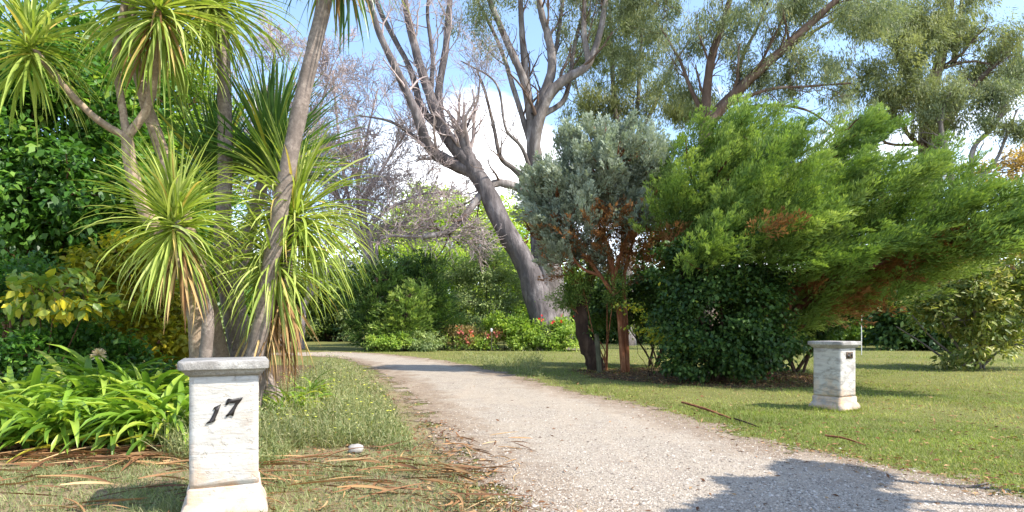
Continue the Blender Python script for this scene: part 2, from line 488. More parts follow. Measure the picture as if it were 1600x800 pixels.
def stone_mat(name='limestone', l0=.56, l1=.70, ls=.65, orange=.85):
    m, nt, N, Lk = new_mat(name)
    v = obj_coord(nt)
    n1 = noise(nt, v, 7, 6, .6); n2 = noise(nt, v, 40, 4, .7)
    nb = noise(nt, obj_coord(nt, (.8, .8, 5)), 2.6, 5, .55, 1.2)
    col = ramp(nt, nb, [(.3, (.43, .40, .355)), (.5, (.52, .495, .45)), (.7, (.57, .55, .51))])
    col = mixc(nt, ramp(nt, n2, [(.42, (0,) * 3), (.75, (.35,) * 3)]), col, (.42, .38, .33))
    sp = N.new('ShaderNodeSeparateXYZ'); Lk.new(v, sp.inputs[0])
    low = math_(nt, 'SUBTRACT', .55, sp.outputs['Z'])
    st = math_(nt, 'MULTIPLY', math_(nt, 'ADD', math_(nt, 'MULTIPLY', low, orange), math_(nt, 'MULTIPLY', math_(nt, 'SUBTRACT', n1, .5), 2.2)), .9, True)
    col = mixc(nt, st, col, (.60, .34, .16))
    lich = ramp(nt, noise(nt, obj_coord(nt, (1, 1, 2.5)), 4.5, 6, .6, .8), [(l0, (0,) * 3), (l1, (ls,) * 3)])
    col = mixc(nt, lich, col, (.27, .25, .225))
    w = N.new('ShaderNodeTexWave'); w.wave_type = 'BANDS'; w.bands_direction = 'Z'; w.wave_profile = 'SAW'
    w.inputs['Scale'].default_value = 2.6; w.inputs['Distortion'].default_value = 2.2; w.inputs['Detail'].default_value = 3; w.inputs['Detail Scale'].default_value = 1.6
    Lk.new(v, w.inputs['Vector'])
    crk = ramp(nt, w.outputs['Fac'], [(0, (.55,) * 3), (.05, (0,) * 3), (.95, (0,) * 3), (1, (.5,) * 3)])
    col = mixc(nt, math_(nt, 'MULTIPLY', crk, ramp(nt, n1, [(.4, (.2,) * 3), (.6, (1,) * 3)])), col, (.36, .29, .22))
    chip = ramp(nt, noise(nt, v, 16, 5, .7), [(.60, (0,) * 3), (.66, (1,) * 3)])
    col = mixc(nt, math_(nt, 'MULTIPLY', chip, .35), col, (.50, .40, .29))
    h = math_(nt, 'ADD', math_(nt, 'ADD', math_(nt, 'MULTIPLY', nb, .8), math_(nt, 'MULTIPLY', n2, .3)), math_(nt, 'ADD', math_(nt, 'MULTIPLY', w.outputs['Fac'], .35), math_(nt, 'MULTIPLY', chip, -.25)))
    finish(nt, col, .92, bump(nt, h, .016, .8), .12)
    return m


def cap_mat():
    m, nt, N, Lk = new_mat('weathered_cap_stone')
    v = obj_coord(nt)
    n1 = noise(nt, v, 6, 6, .65); n2 = noise(nt, v, 45, 4, .7)
    col = ramp(nt, n1, [(.3, (.19, .175, .155)), (.5, (.31, .29, .265)), (.7, (.46, .44, .40))])
    col = mixc(nt, ramp(nt, n2, [(.45, (0,) * 3), (.7, (.6,) * 3)]), col, (.19, .17, .15))
    finish(nt, col, .9, bump(nt, n2, .01), .15)
    return m


MT['stone'] = stone_mat(); MT['stained_stone'] = stone_mat('stained_limestone', .47, .62, .85, 1.3); MT['cap'] = cap_mat()


def plain(name, c, rough=.6, spec=.3, nscale=20, amt=.25):
    m, nt, N, Lk = new_mat(name)
    n1 = noise(nt, obj_coord(nt), nscale, 4)
    col = ramp(nt, n1, [(.3, tuple(x * (1 - amt) for x in c)), (.7, tuple(min(1, x * (1 + amt)) for x in c))])
    finish(nt, col, rough, bump(nt, n1, .003), spec)
    return m


MT['iron'] = plain('black_iron', (.02, .016, .014), .5, .4)
MT['rust'] = plain('rusty_plate', (.12, .075, .045), .7, .3, 30, .5)
MT['post'] = bark_mat('post_wood', (.07, .07, .04), (.125, .12, .07), (.20, .18, .11), .15, 14, .01)
MT['rock'] = plain('pale_rock', (.36, .33, .29), .9, .2, 12, .3)
MT['white_paint'] = plain('white_paint', (.75, .74, .7), .5)


def gravel_color(nt, N, Lk, gm):
    pos = gm.outputs['Position']
    v1 = N.new('ShaderNodeTexVoronoi'); v1.inputs['Scale'].default_value = 58; Lk.new(pos, v1.inputs['Vector'])
    v2 = N.new('ShaderNodeTexVoronoi'); v2.inputs['Scale'].default_value = 130; Lk.new(pos, v2.inputs['Vector'])
    s1 = N.new('ShaderNodeSeparateColor'); Lk.new(v1.outputs['Color'], s1.inputs[0])
    s2 = N.new('ShaderNodeSeparateColor'); Lk.new(v2.outputs['Color'], s2.inputs[0])
    st = [(0, (.13, .105, .085)), (.22, (.25, .20, .15)), (.5, (.375, .312, .24)), (.8, (.49, .425, .34)), (1, (.59, .53, .45))]
    c1 = ramp(nt, s1.outputs[0], st); c2 = ramp(nt, s2.outputs[0], st)
    col = mixc(nt, .5, c1, c2)
    big = noise(nt, pos, .55, 5, .6)
    col = mixc(nt, ramp(nt, big, [(.42, (0,) * 3), (.62, (.6,) * 3)]), col, (.40, .33, .25))
    mid = noise(nt, pos, 2.3, 5, .65)
    col = mixc(nt, ramp(nt, mid, [(.52, (0,) * 3), (.7, (.4,) * 3)]), col, (.22, .18, .155))
    h = math_(nt, 'ADD', v1.outputs['Distance'], math_(nt, 'MULTIPLY', v2.outputs['Distance'], .5))
    return col, h, pos


def drive_mat():
    m, nt, N, Lk = new_mat('gravel')
    gm = N.new('ShaderNodeNewGeometry')
    col, h, pos = gravel_color(nt, N, Lk, gm)
    at = N.new('ShaderNodeAttribute'); at.attribute_name = 'edge'      # metres inside the drive's edge
    e = math_(nt, 'ADD', at.outputs['Fac'], math_(nt, 'MULTIPLY', math_(nt, 'SUBTRACT', noise(nt, pos, 1.7, 6, .65), .5), 2.2))
    dirt = ramp(nt, noise(nt, pos, 9, 6, .7), [(.3, (.14, .09, .06)), (.5, (.26, .19, .13)), (.72, (.38, .30, .215))])
    col = mixc(nt, ramp(nt, e, [(.1, (1,) * 3), (.55, (.75,) * 3), (1.0, (0,) * 3)]), col, dirt)
    trk = noise(nt, obj_coord(nt, (1.1, .16, 1)), 1.6, 5, .6, .5)
    col = mixc(nt, ramp(nt, trk, [(.5, (0,) * 3), (.68, (.6,) * 3)]), col, (.43, .35, .265))
    al = ramp(nt, math_(nt, 'ADD', e, math_(nt, 'MULTIPLY', math_(nt, 'SUBTRACT', noise(nt, pos, 22, 3, .7), .5), .9)), [(0.0, (0,) * 3), (.06, (1,) * 3)])
    finish(nt, col, .95, bump(nt, h, -.012, .8), .15, al)
    return m


def ground_mat(name, stops, patch, scale=1.6, ragged=False):
    m, nt, N, Lk = new_mat(name)
    gm = N.new('ShaderNodeNewGeometry'); pos = gm.outputs['Position']
    n1 = noise(nt, pos, scale, 7, .7); n2 = noise(nt, pos, 30, 5, .75); n3 = noise(nt, pos, .28, 4)
    f = math_(nt, 'ADD', math_(nt, 'MULTIPLY', n1, .5), math_(nt, 'MULTIPLY', n2, .5))
    col = ramp(nt, f, stops)
    col = mixc(nt, ramp(nt, n3, [(.42, (0,) * 3), (.62, (.6,) * 3)]), col, patch)
    al = None
    if ragged:
        at = N.new('ShaderNodeAttribute'); at.attribute_name = 'edge'
        e = math_(nt, 'ADD', at.outputs['Fac'], math_(nt, 'MULTIPLY', math_(nt, 'SUBTRACT', noise(nt, pos, 2.2, 7, .7), .5), 2.4))
        al = ramp(nt, e, [(.0, (0,) * 3), (.25, (1,) * 3)])
    finish(nt, col, .95, bump(nt, n2, .02), .1, al)
    return m


MT['drive'] = drive_mat()
MT['lawn'] = ground_mat('lawn', [(.32, (.10, .08, .035)), (.48, (.15, .15, .045)), (.62, (.21, .195, .07)), (.75, (.26, .22, .10))], (.165, .17, .055))
MT['verge'] = ground_mat('verge', [(.32, (.12, .075, .045)), (.46, (.24, .165, .10)), (.58, (.30, .24, .14)), (.72, (.20, .22, .08))], (.17, .19, .075), 2.6, True)
MT['bed'] = ground_mat('bed', [(.3, (.05, .03, .018)), (.5, (.12, .075, .045)), (.7, (.21, .14, .08))], (.09, .06, .03), 2.6, True)

# ------------------------------------------------------------------ ground, drive, verge, beds
def interp_edge(pts, y):
    p = np.array(pts); return np.interp(y, p[:, 1], p[:, 0])


DR_R = [(14, -3), (9.0, 2.5), (5.2, 4.4), (4.35, 5.03), (3.62, 6.35), (3.1, 7.41), (2.8, 8.9), (2.3, 10.9), (1.37, 13.1), (.35, 16.7), (-1.35, 21.5), (-3.2, 25.6), (-6.5, 31), (-9.6, 33.6)]
DR_L = [(1.0, -3), (.5, 2.5), (.1, 4.2), (-.1, 4.8), (-.34, 5.6), (-.88, 7.4), (-1.58, 10.2), (-2.6, 14), (-4.2, 19), (-6.2, 23.8), (-8.8, 28), (-16, 31.2)]


def seg_dist(q, poly):
    """distance of points q (K,2) to a polyline"""
    best = np.full(len(q), 1e9)
    poly = np.array(poly, float)
    for a, b in zip(poly[:-1], poly[1:]):
        ab = b - a
        t = np.clip(((q - a) @ ab) / (ab @ ab), 0, 1)
        best = np.minimum(best, np.linalg.norm(q - (a + t[:, None] * ab), axis=1))
    return best


def inside(q, poly):
    poly = np.array(poly, float); c = np.zeros(len(q), bool)
    j = len(poly) - 1
    for i in range(len(poly)):
        yi, yj = poly[i, 1], poly[j, 1]; xi, xj = poly[i, 0], poly[j, 0]
        k = ((yi > q[:, 1]) != (yj > q[:, 1])) & (q[:, 0] < (xj - xi) * (q[:, 1] - yi) / (yj - yi + 1e-12) + xi)
        c ^= k; j = i
    return c


def smooth2(pts, n):
    p = np.array([(a, b, 0) for a, b in pts], float)
    return catmull(p, n)[:, :2]


DRL = smooth2(DR_L, 90); DRR = smooth2(DR_R, 90)
DRIVE = np.vstack([DRR, DRL[::-1]])
end_cap = [tuple(DRR[-1]), tuple(DRL[-1])]


def sheet(name, poly, z, mat, cell, pad=1.0):
    """flat sheet over a polygon plus a ragged border; 'edge' stores metres inside the outline"""
    poly = np.asarray(poly, float)
    x0, y0 = poly.min(0) - pad; x1, y1 = poly.max(0) + pad
    xs = np.arange(x0, x1 + cell, cell); ys = np.arange(y0, y1 + cell, cell)
    X, Y = np.meshgrid(xs, ys); q = np.stack([X.ravel(), Y.ravel()], 1)
    d = seg_dist(q, np.vstack([poly, poly[:1]]))
    d = np.where(inside(q, poly), d, -d)
    keep = d > -pad
    nx, ny = len(xs), len(ys)
    idx = np.arange(nx * ny).reshape(ny, nx)
    qd = np.stack([idx[:-1, :-1], idx[:-1, 1:], idx[1:, 1:], idx[1:, :-1]], -1).reshape(-1, 4)
    qd = qd[keep[qd].any(1)]
    used, inv = np.unique(qd, return_inverse=True)
    V = np.column_stack([q[used], np.zeros(len(used))])
    g = Geo().add(V, inv.reshape(-1, 4))
    o = g.build(name, mat)
    at = o.data.attributes.new('edge', 'FLOAT', 'POINT')
    at.data.foreach_set('value', d[used].astype(np.float32))
    o.location.z = z
    o['kind'] = 'structure'
    return o


g = Geo()
g.add([(-500, -60, 0), (500, -60, 0), (500, 900, 0), (-500, 900, 0)], [(0, 1, 2, 3)])
o = g.build('lawn', MT['lawn']); o['kind'] = 'structure'

VERGE = np.array([(-14, 3.6), (-14, 7.2), (-4.2, 7.6), (-3.6, 9.5), (-4.4, 15), (-6.2, 20), (-8, 24.5), (-6.2, 23.4), (-4.2, 18.6), (-2.4, 14), (-1.4, 10.2), (-.7, 7.4), (-.1, 5.6), (.2, 4.4), (.6, 2), (-14, 2)])
sheet('verge', VERGE, .004, MT['verge'], .2, .9)
BED = np.array([(-16, 7.0), (-5, 6.9), (-3.6, 7.5), (-3.2, 9), (-4.5, 15), (-7, 22), (-20, 22), (-24, 12)])
sheet('garden_bed', BED, .008, MT['bed'], .35, .9)
LITTER_BED = np.array([(1.8, 19.5), (2.2, 16.4), (3.6, 14.6), (5.5, 13.6), (7.2, 14.0), (9, 16), (8.5, 19), (6, 21)])
sheet('leaf_litter_bed', LITTER_BED, .004, MT['bed'], .35, 1.2)
sheet('driveway', DRIVE, .012, MT['drive'], .2, .9)

# ------------------------------------------------------------------ gate pillars
def loft_square(g, prof, n=10, rng=None, jitter=0.0):
    """square section loft: prof = [(half_width, z), ...]; closed top and bottom"""
    t = np.linspace(-1, 1, n + 1)[:-1]
    ring = np.concatenate([np.stack([t, -np.ones(n)], 1), np.stack([np.ones(n), t], 1), np.stack([-t, np.ones(n)], 1), np.stack([-np.ones(n), -t], 1)])
    # soften the corners a little
    rr = np.abs(ring).min(1); ring = ring * (1 - .035 * (rr > .97))[:, None]
    m = len(ring); V = []
    for hw, z in prof:
        V.append(np.column_stack([ring * hw, np.full(m, z)]))
    V = np.array(V)
    if jitter and rng is not None:
        V[:, :, :2] *= (1 + rng.normal(0, jitter, V.shape[:2]))[..., None]
        V[1:-1, :, 2] += rng.normal(0, jitter * .3, V[1:-1].shape[:2])
    k = len(prof)
    idx = np.arange(k * m).reshape(k, m)
    a = idx[:-1]; d = idx[1:]
    q = np.stack([a, np.roll(a, -1, 1), np.roll(d, -1, 1), d], -1).reshape(-1, 4)
    base = len(V.reshape(-1, 3))
    Vall = np.vstack([V.reshape(-1, 3), [[0, 0, prof[0][1]]], [[0, 0, prof[-1][1]]]])
    tr = []
    for j in range(m):
        tr.append((base, (j + 1) % m, j)); tr.append((base + 1, idx[-1, j], idx[-1, (j + 1) % m]))
    g.add(Vall, q, tr)


def extrude_poly(g, pts2, depth):
    """polygon in x,z extruded along -y"""
    from mathutils.geometry import tessellate_polygon
    n = len(pts2)
    tri = tessellate_polygon([[Vector((x, z, 0)) for x, z in pts2]])
    V = [(x, 0, z) for x, z in pts2] + [(x, -depth, z) for x, z in pts2]
    t = [tuple(a + n for a in f) for f in tri] + [tuple(reversed(f)) for f in tri]
    q = [(i, (i + 1) % n, (i + 1) % n + n, i + n) for i in range(n)]
    g.add(V, q, t)


def pillar(label, loc, yaw, seed, sh=.252, st='stone'):
    r = rng_of(seed)
    t = thing('gate_pillar', label, 'gate pillar', loc, 'stone pillars either side of the drive')
    t.rotation_euler.z = yaw
    k = 1.0
    g = Geo(); loft_square(g, [(sh + .066, 0), (sh + .066, .035), (sh + .052, .075), (sh + .028, .115), (sh + .017, .125), (sh + .017, .215), (sh + .004, .228)], 10, r, .004); g.build('plinth', MT[st], t)
    zs = np.linspace(.229, 1.035, 16)
    g = Geo(); loft_square(g, [(sh, z) for z in zs], 12, r, .0025); g.build('shaft', MT[st], t)
    g = Geo(); loft_square(g, [(sh + .006, 1.036), (sh + .010, 1.045), (sh + .028, 1.05), (sh + .030, 1.062), (sh + .046, 1.076), (sh + .048, 1.084), (sh + .068, 1.088), (sh + .070, 1.094), (sh + .070, 1.142), (sh + .066, 1.150)], 12, r, .003); g.build('cap', MT['cap'], t)
    return t


LP = np.array([-2.20, 4.68, 0.0]); LYAW = math.radians(24)
left = pillar('white stone gate pillar with black iron number 17 on its front', LP, LYAW, 5, .232)
S17 = .464 / 340


def zoomed(pts):
    return [((x - 252) * S17, 1.03 - (y - 130) * .00147) for x, y in pts]


ONE = [(236, 263), (223, 300), (208, 335), (209, 343), (198, 351), (165, 358), (167, 351), (180, 343), (193, 320), (206, 292), (204, 286), (196, 288), (203, 278), (218, 272)]
SEVEN = [(266, 241), (273, 238), (290, 243), (318, 238), (342, 235), (337, 247), (318, 270), (304, 296), (295, 327), (278, 320), (262, 329), (257, 323), (268, 312), (286, 290), (308, 259), (290, 263), (276, 258), (265, 270), (257, 267)]
for nm, pts in (('numeral_one', ONE), ('numeral_seven', SEVEN)):
    g = Geo(); extrude_poly(g, zoomed(pts), .01)
    o = g.build(nm, MT['iron'], left); o.location = (0, -.2335, 0)
    o['label'] = 'black iron numeral ' + ('1' if 'one' in nm else '7')

RP = np.array([5.47, 10.35, 0.0])
right = pillar('stained pale stone gate pillar on the lawn under the green juniper', RP, math.radians(32), 9, .238, 'stained_stone')
g = Geo()
extrude_poly(g, [(-.095, .865), (.095, .865), (.095, .975), (-.095, .975)], .008)
plate = g.build('number_plate', MT['rust'], right); plate.location = (.03, -.240, 0)
g = Geo()
for (xa, xb, za, zb) in ((-.07, .0, .885, .93), (-.05, .01, .94, .957), (.03, .075, .90, .957)):
    extrude_poly(g, [(xa, za), (xb, za), (xb, zb), (xa, zb)], .004)
o = g.build('plate_relief', MT['iron'], plate); o.location = (0, -.009, 0)

# ------------------------------------------------------------------ cabbage trees (cordylines)
def rosette(g, c, axis, n, L, W, rng, el=(-.9, 1.4), dr=(.4, 1.3), rlo=0., rhi=.93, yel=.025, S=7):
    """a head of long sword leaves round a stem tip"""
    az = rng.random(n) * 2 * PI
    u = rng.random(n)
    e = el[0] + (el[1] - el[0]) * u
    droop = rng.uniform(dr[0], dr[1], n) * .72 * np.cos(np.clip(e, 0, 1.4)) + .1
    droop = np.where(e < -.2, np.minimum(droop, 1.35 + e), droop)
    ln = L * rng.uniform(.75, 1.12, n)
    base = np.array(c) + rng.standard_normal((n, 3)) * .035 - np.array(axis) * ((1 - u) * .28)[:, None]
    rnd = rlo + (rhi - rlo) * rng.random(n)
    rnd = np.where(rng.random(n) < yel, 1.0, rnd)
    droop = np.where(rng.random(n) < .12, droop + rng.uniform(.4, 1.1, n), droop)
    strips(g, base, az, e, ln, W * rng.uniform(.5, .92, n), droop, S, rnd, .3, rng.uniform(1.2, 2.2), rng=rng, twist=.35, sweep=rng.normal(0, .22, n))


def cabbage_tree(label, stem, r0, r1, heads, branches=(), leaf='cabbage_leaf', bark='bark_cabbage', seed=1, dead=()):
    r = rng_of(seed)
    base = np.array([stem[0][0], stem[0][1], 0])
    t = thing('cabbage_tree', label, 'cabbage tree', base, 'cabbage trees growing behind the left pillar')
    g = Geo()
    limb(g, stem, r0, r1, 40, 12, r, .045, 1.0, .35)
    g.build('trunk', MT[bark], t, base, True)
    for b, ra, rb in branches:
        g = Geo(); limb(g, b, ra, rb, 24, 10, r, .05); g.build('branch', MT[bark], t, base, True)
    for (c, n, L, W, el, dr, lf) in heads:
        g = Geo(); rosette(g, c, (0, 0, 1), n, L, W, r, el, dr)
        g.build('leaf_head', MT[lf or leaf], t, base)
    for (c, n, L, W) in dead:
        g = Geo()
        az = r.random(n) * 2 * PI
        bp = np.array(c) + np.column_stack([np.cos(az) * .1, np.sin(az) * .1, -r.random(n) * .35])
        strips(g, bp, az, r.uniform(-1.35, -.75, n), L * r.uniform(.5, 1.15, n), W * r.uniform(.5, 1.1, n), r.uniform(.1, .6, n), 6, r.random(n), .3, .6, rng=r, twist=.6)
        g.build('dead_leaf_skirt', MT['cabbage_dead'], t, base)
    return t


D = 8.6
STD = ((-.75, 1.45), (.35, 1.2))
DROOPY = ((-1.05, 1.3), (.7, 1.6))
# forked pale tree on the left
fk = P(198, 215, D - .2)
cabbage_tree('pale forked cabbage tree whose branches carry the top left leaf heads',
             [np.array([-4.45, D + .1, 0]), P(302, 470, D), P(235, 345, D - .1), P(208, 275, D - .15), fk], .125, .075,
             [(P(48, 55, D - .7), 170, 1.15, .052, (-.9, 1.4), (.5, 1.5), None),
              (P(250, 0, D - .4), 280, 1.4, .055, (-1.1, 1.3), (.6, 1.5), None)],
             [([fk, P(150, 185, D - .4), P(100, 135, D - .6), P(52, 75, D - .7)], .05, .042),
              ([fk, P(232, 165, D - .2), P(243, 95, D - .35), P(250, 10, D - .4)], .058, .05),
              ([fk, P(190, 160, D - .15), P(181, 90, D - .2), P(196, 0, D - .2)], .05, .045)], 'cabbage_leaf', 'bark_pale_cabbage', 11,
             [(P(250, 15, D - .4), 30, .9, .045)])
cabbage_tree('pale thin cabbage tree bending left between the forked and straight ones',
             [np.array([-4.15, D + .5, 0]), P(318, 440, D + .4), P(262, 262, D + .3), P(228, 160, D + .3), P(210, 80, D + .3), P(205, -20, D + .3)], .115, .065,
             [(P(200, -10, D + .3), 120, 1.25, .06, (-1.0, 1.3), (.6, 1.5), None)], (), 'cabbage_leaf', 'bark_pale_cabbage', 12)
cabbage_tree('straight brown cabbage tree in the middle of the clump',
             [np.array([-4.0, D + .8, 0]), P(350, 420, D + .8), P(352, 260, D + .8), P(350, 120, D + .8), P(345, -10, D + .8)], .13, .09,
             [(P(330, -15, D + .7), 260, 1.55, .056, (-1.0, 1.3), (.6, 1.5), None)], (), 'cabbage_leaf', 'bark_cabbage', 13)
cabbage_tree('tall leaning cabbage tree with thick grey trunk leaving the top of the picture',
             [np.array([-3.85, D - .1, 0]), P(398, 560, D - .1), P(425, 400, D - .1), P(447, 275, D - .1), P(480, 120, D - .1), P(508, 0, D - .1), P(530, -110, D - .1)], .125, .095,
             [(P(532, -115, D - .1), 170, 1.35, .06, (-1.2, 1.3), (.6, 1.5), 'cabbage_dark')], (), 'cabbage_leaf', 'bark_cabbage', 14,
             [(P(530, -100, D - .1), 40, 1.0, .045)])
cabbage_tree('low bright cabbage tree head drooping just above the left pillar',
             [np.array([-4.2, D - .5, 0]), P(325, 500, D - .6), P(300, 425, D - .7), P(275, 345, D - .8)], .085, .055,
             [(P(272, 335, D - .8), 330, 1.15, .044, (-1.15, 1.45), (.55, 1.6), None)], (), 'cabbage_leaf', 'bark_cabbage', 15,
             [(P(282, 375, D - .75), 45, .9, .04)])
cabbage_tree('dark green cabbage tree with upright sword leaves at the back of the clump',
             [np.array([-3.75, D + 1.2, 0]), P(372, 480, D + 1.3), P(385, 380, D + 1.4), P(422, 250, D + 1.2)], .13, .09,
             [(P(425, 250, D + 1.2), 260, 1.7, .07, (.1, 1.5), (.1, .5), 'cabbage_dark'),
              (P(335, 270, D + 1.6), 110, 1.6, .075, (.5, 1.5), (.1, .4), 'cabbage_dark')],
             [([P(380, 420, D + 1.35), P(350, 340, D + 1.6), P(337, 280, D + 1.6)], .08, .07)], 'cabbage_dark', 'bark_cabbage', 16)
cabbage_tree('cabbage tree with long leaves drooping to the right over the weeds',
             [np.array([-3.9, D + .4, 0]), P(420, 510, D + .4), P(442, 440, D + .4), P(462, 340, D + .5)], .13, .08,
             [(P(462, 325, D + .5), 360, 1.5, .05, (-1.0, 1.35), (.7, 1.9), None),
              (P(430, 395, D + .1), 170, 1.3, .048, (-1.2, .8), (.6, 1.4), None)],
             [([P(428, 480, D + .4), P(424, 440, D + .3), P(424, 400, D + .2)], .06, .05)], 'cabbage_leaf', 'bark_cabbage', 17,
             [(P(440, 455, D + .3), 70, 1.2, .04), (P(415, 480, D + .1), 30, 1.0, .035)])

# ------------------------------------------------------------------ strap-leaved plants
def strap_clump(label, loc, n, L, W, seed, flower=False, light=0.0, group='strap leaved plants along the bed'):
    r = rng_of(seed); loc = np.array([loc[0], loc[1], 0])
    t = thing('strap_leaf_plant', label, 'plant', loc, group)
    g = Geo()
    k = 5
    fans = loc + np.column_stack([r.normal(0, .14, k), r.normal(0, .14, k), np.zeros(k)])
    f = r.integers(0, k, n)
    az = r.random(n) * 2 * PI
    e = r.uniform(.65, 1.45, n)
    strips(g, fans[f] + np.array([0, 0, .02]), az, e, L * r.uniform(.7, 1.15, n), W * r.uniform(.8, 1.2, n), r.uniform(1.3, 2.6, n), 8, np.clip(r.random(n) * .93 + light, 0, .96) , .35, 1.6, rng=r, twist=.2,
           prof=np.clip(np.minimum(.5 + 1.5 * np.linspace(0, 1, 9), 1) * (1 - np.linspace(0, 1, 9) ** 4), .04, 1))
    m = max(3, n // 14)
    strips(g, fans[r.integers(0, k, m)] + np.array([0, 0, .02]), r.random(m) * 2 * PI, r.uniform(.1, .6, m), L * .9, W * .8, r.uniform(.4, 1, m), 8, np.ones(m), .3, 1.2, rng=r)
    g.build('leaves', MT['strap'], t, loc)
    if flower:
        g = Geo(); tip = loc + np.array([.05, .0, 1.02])
        limb(g, [loc + np.array([0, 0, .02]), loc + np.array([.02, 0, .5]), tip], .012, .009, 8, 6); g.build('flower_stem', MT['strap'], t, loc)
        g = Geo(); n = 70
        d = unit(r.standard_normal((n, 3)) + np.array([0, 0, .5]))
        leaves(g, tip + d * .03, d, r.standard_normal((n, 3)), .075, .024, r.random(n), six=True)
        g.build('flower_head', MT['petal_cream'], t, loc)
    return t


strap_list = [
    (12, 690, 7.15, 'strap leaved plant cut by the left edge of the picture, front row'),
    (62, 690, 7.0, 'strap leaved plant in front row, second from left edge'),
    (112, 690, 7.2, 'strap leaved plant in front row above the dry straw, third from left'),
    (165, 690, 7.05, 'bright strap leaved plant in the middle of the front row'),
    (215, 690, 7.15, 'strap leaved plant in front row, second from the numbered pillar'),
    (262, 690, 7.1, 'strap leaved plant touching the left side of the numbered pillar'),
    (35, 640, 8.0, 'strap leaved plant in second row, leftmost, under dark shrub'),
    (92, 640, 8.1, 'strap leaved plant in second row left of the cream flower'),
    (148, 640, 8.0, 'strap leaved plant topped with a round cream flower head'),
    (205, 640, 8.1, 'strap leaved plant in second row right of the cream flower'),
    (255, 640, 7.9, 'strap leaved plant in second row nearest the cabbage tree trunks'),
    (175, 600, 8.9, 'tall strap leaved plant at the back below the yellow shrub'),
    (240, 600, 8.9, 'tall strap leaved plant at the back beside the cabbage tree trunks'),
]
for i, (px, py, d, lab) in enumerate(strap_list):
    x = (px - 800) / F * d
    strap_clump(lab, (x, d), 105, (.86 if i < 6 else 1.2) + .09 * (i % 3), .088, 30 + i, flower=(i == 8), light=.03)
strap_clump('pale green strap leaved plant between weeds and cabbage tree dead leaves', ((452 - 800) / F * 9.4, 9.4), 60, .75, .05, 51, light=.12)
strap_clump('pale green strap leaved plant behind the yellow flowered weeds', ((485 - 800) / F * 10.6, 10.6), 60, .8, .05, 52, light=.12)

# ------------------------------------------------------------------ broadleaf shrubs and trees
def shrub_tree(name, label, cat, base, lobes, leaf, n, per, spread, L, W, seed, bark='bark_dark', stems=5, sr=.05, shell=.5, droop=.3, six=False, group=None, nb=60, extra=None, cr=.5, fork=.35):
    r = rng_of(seed); base = np.array([base[0], base[1], 0.0])
    t = thing(name, label, cat, base, group)
    g = Geo()
    c, nor = broad_crown(g, lobes, r, n, per, spread, L, W, shell, droop, six, cr=cr)
    g.build('crown', MT[leaf], t, base)
    g = Geo()
    LC = np.array([l[0] for l in lobes])
    st = []
    for i in range(stems):
        e = LC[i % len(LC)] + r.normal(0, .2, 3) * np.array(lobes[i % len(LC)][1])
        b = base + np.array([r.normal(0, sr * 2.2), r.normal(0, sr * 2.2), -.05])
        m = b + (e - b) * .45 + r.normal(0, .07, 3) * np.linalg.norm(e - b)
        cc, rr = limb(g, [b, b + (m - b) * .5 + np.array([0, 0, .05]), m, e], sr * r.uniform(.7, 1.2), sr * .35, 14, 7, r, .06)
        st.append(cc)
    S = np.concatenate([s[int(14 * fork):] for s in st])
    ends = c[r.choice(len(c), min(nb, len(c)), replace=False)]
    dist = np.linalg.norm(ends[:, None] - S[None], axis=2) + 1.5 * np.maximum(0, S[None, :, 2] - ends[:, None, 2])
    starts = S[dist.argmin(1)]
    p, R = links(starts, ends, r, 7, sr * .42, sr * .12, .12, .05)
    tubes(g, p, R, 5)
    g.build('trunk', MT[bark], t, base, True)
    return t


def LB(px, py, d, rx, ry, rz):
    return (P(px, py, d), (rx, ry, rz))


shrub_tree('broadleaf_tree', 'tall dark evergreen tree filling the far left edge behind cabbage leaves', 'tree', (-10.6, 13.2),
           [LB(20, 200, 13, 1.8, 1.6, 1.5), LB(120, 160, 13.5, 1.6, 1.6, 1.4), LB(30, 330, 12.6, 1.7, 1.5, 1.3), LB(130, 290, 13, 1.6, 1.5, 1.4), LB(60, 110, 13.5, 1.6, 1.5, 1.2)], 'dark_broad', 800, 34, .24, .18, .10, 61, 'bark_tan', 7, .06, .45, .35, False, 'dark trees behind the left bed', 80, None, .8)
shrub_tree('broadleaf_tree', 'dark evergreen tree behind the forked cabbage tree stems', 'tree', (-9.0, 14.6),
           [LB(200, 385, 14.2, 1.3, 1.3, 1.1), LB(215, 440, 14, 1.5, 1.4, 1.4), LB(140, 420, 14, 1.4, 1.3, 1.2), LB(290, 400, 14.6, 1.4, 1.3, 1.6)], 'dark_broad', 560, 38, .22, .15, .085, 62, 'bark_tan', 5, .06, .45, .35, False, 'dark trees behind the left bed', 60, None, .8)
shrub_tree('broadleaf_tree', 'sunlit light green tree showing between the cabbage tree stems', 'tree', (-9.6, 16.5),
           [LB(265, 190, 16.5, 1.5, 1.4, 1.7), LB(215, 130, 16.5, 1.3, 1.3, 1.3), LB(310, 260, 16.5, 1.2, 1.2, 1.5), LB(230, 280, 16, 1.3, 1.2, 1.3)], 'mid_broad', 600, 34, .26, .16, .09, 63, 'bark_tan', 5, .08, .45, .3, False, None)
shrub_tree('broadleaf_shrub', 'dark shrub with glossy leaves at the left edge over the strap leaves', 'shrub', (-8.1, 9.9),
           [LB(25, 500, 9.9, .9, .8, .7), LB(0, 440, 10.2, .9, .8, .6), LB(60, 560, 9.4, .7, .6, .45)], 'dark_broad', 260, 26, .14, .10, .055, 64, 'bark_tan', 5, .03)
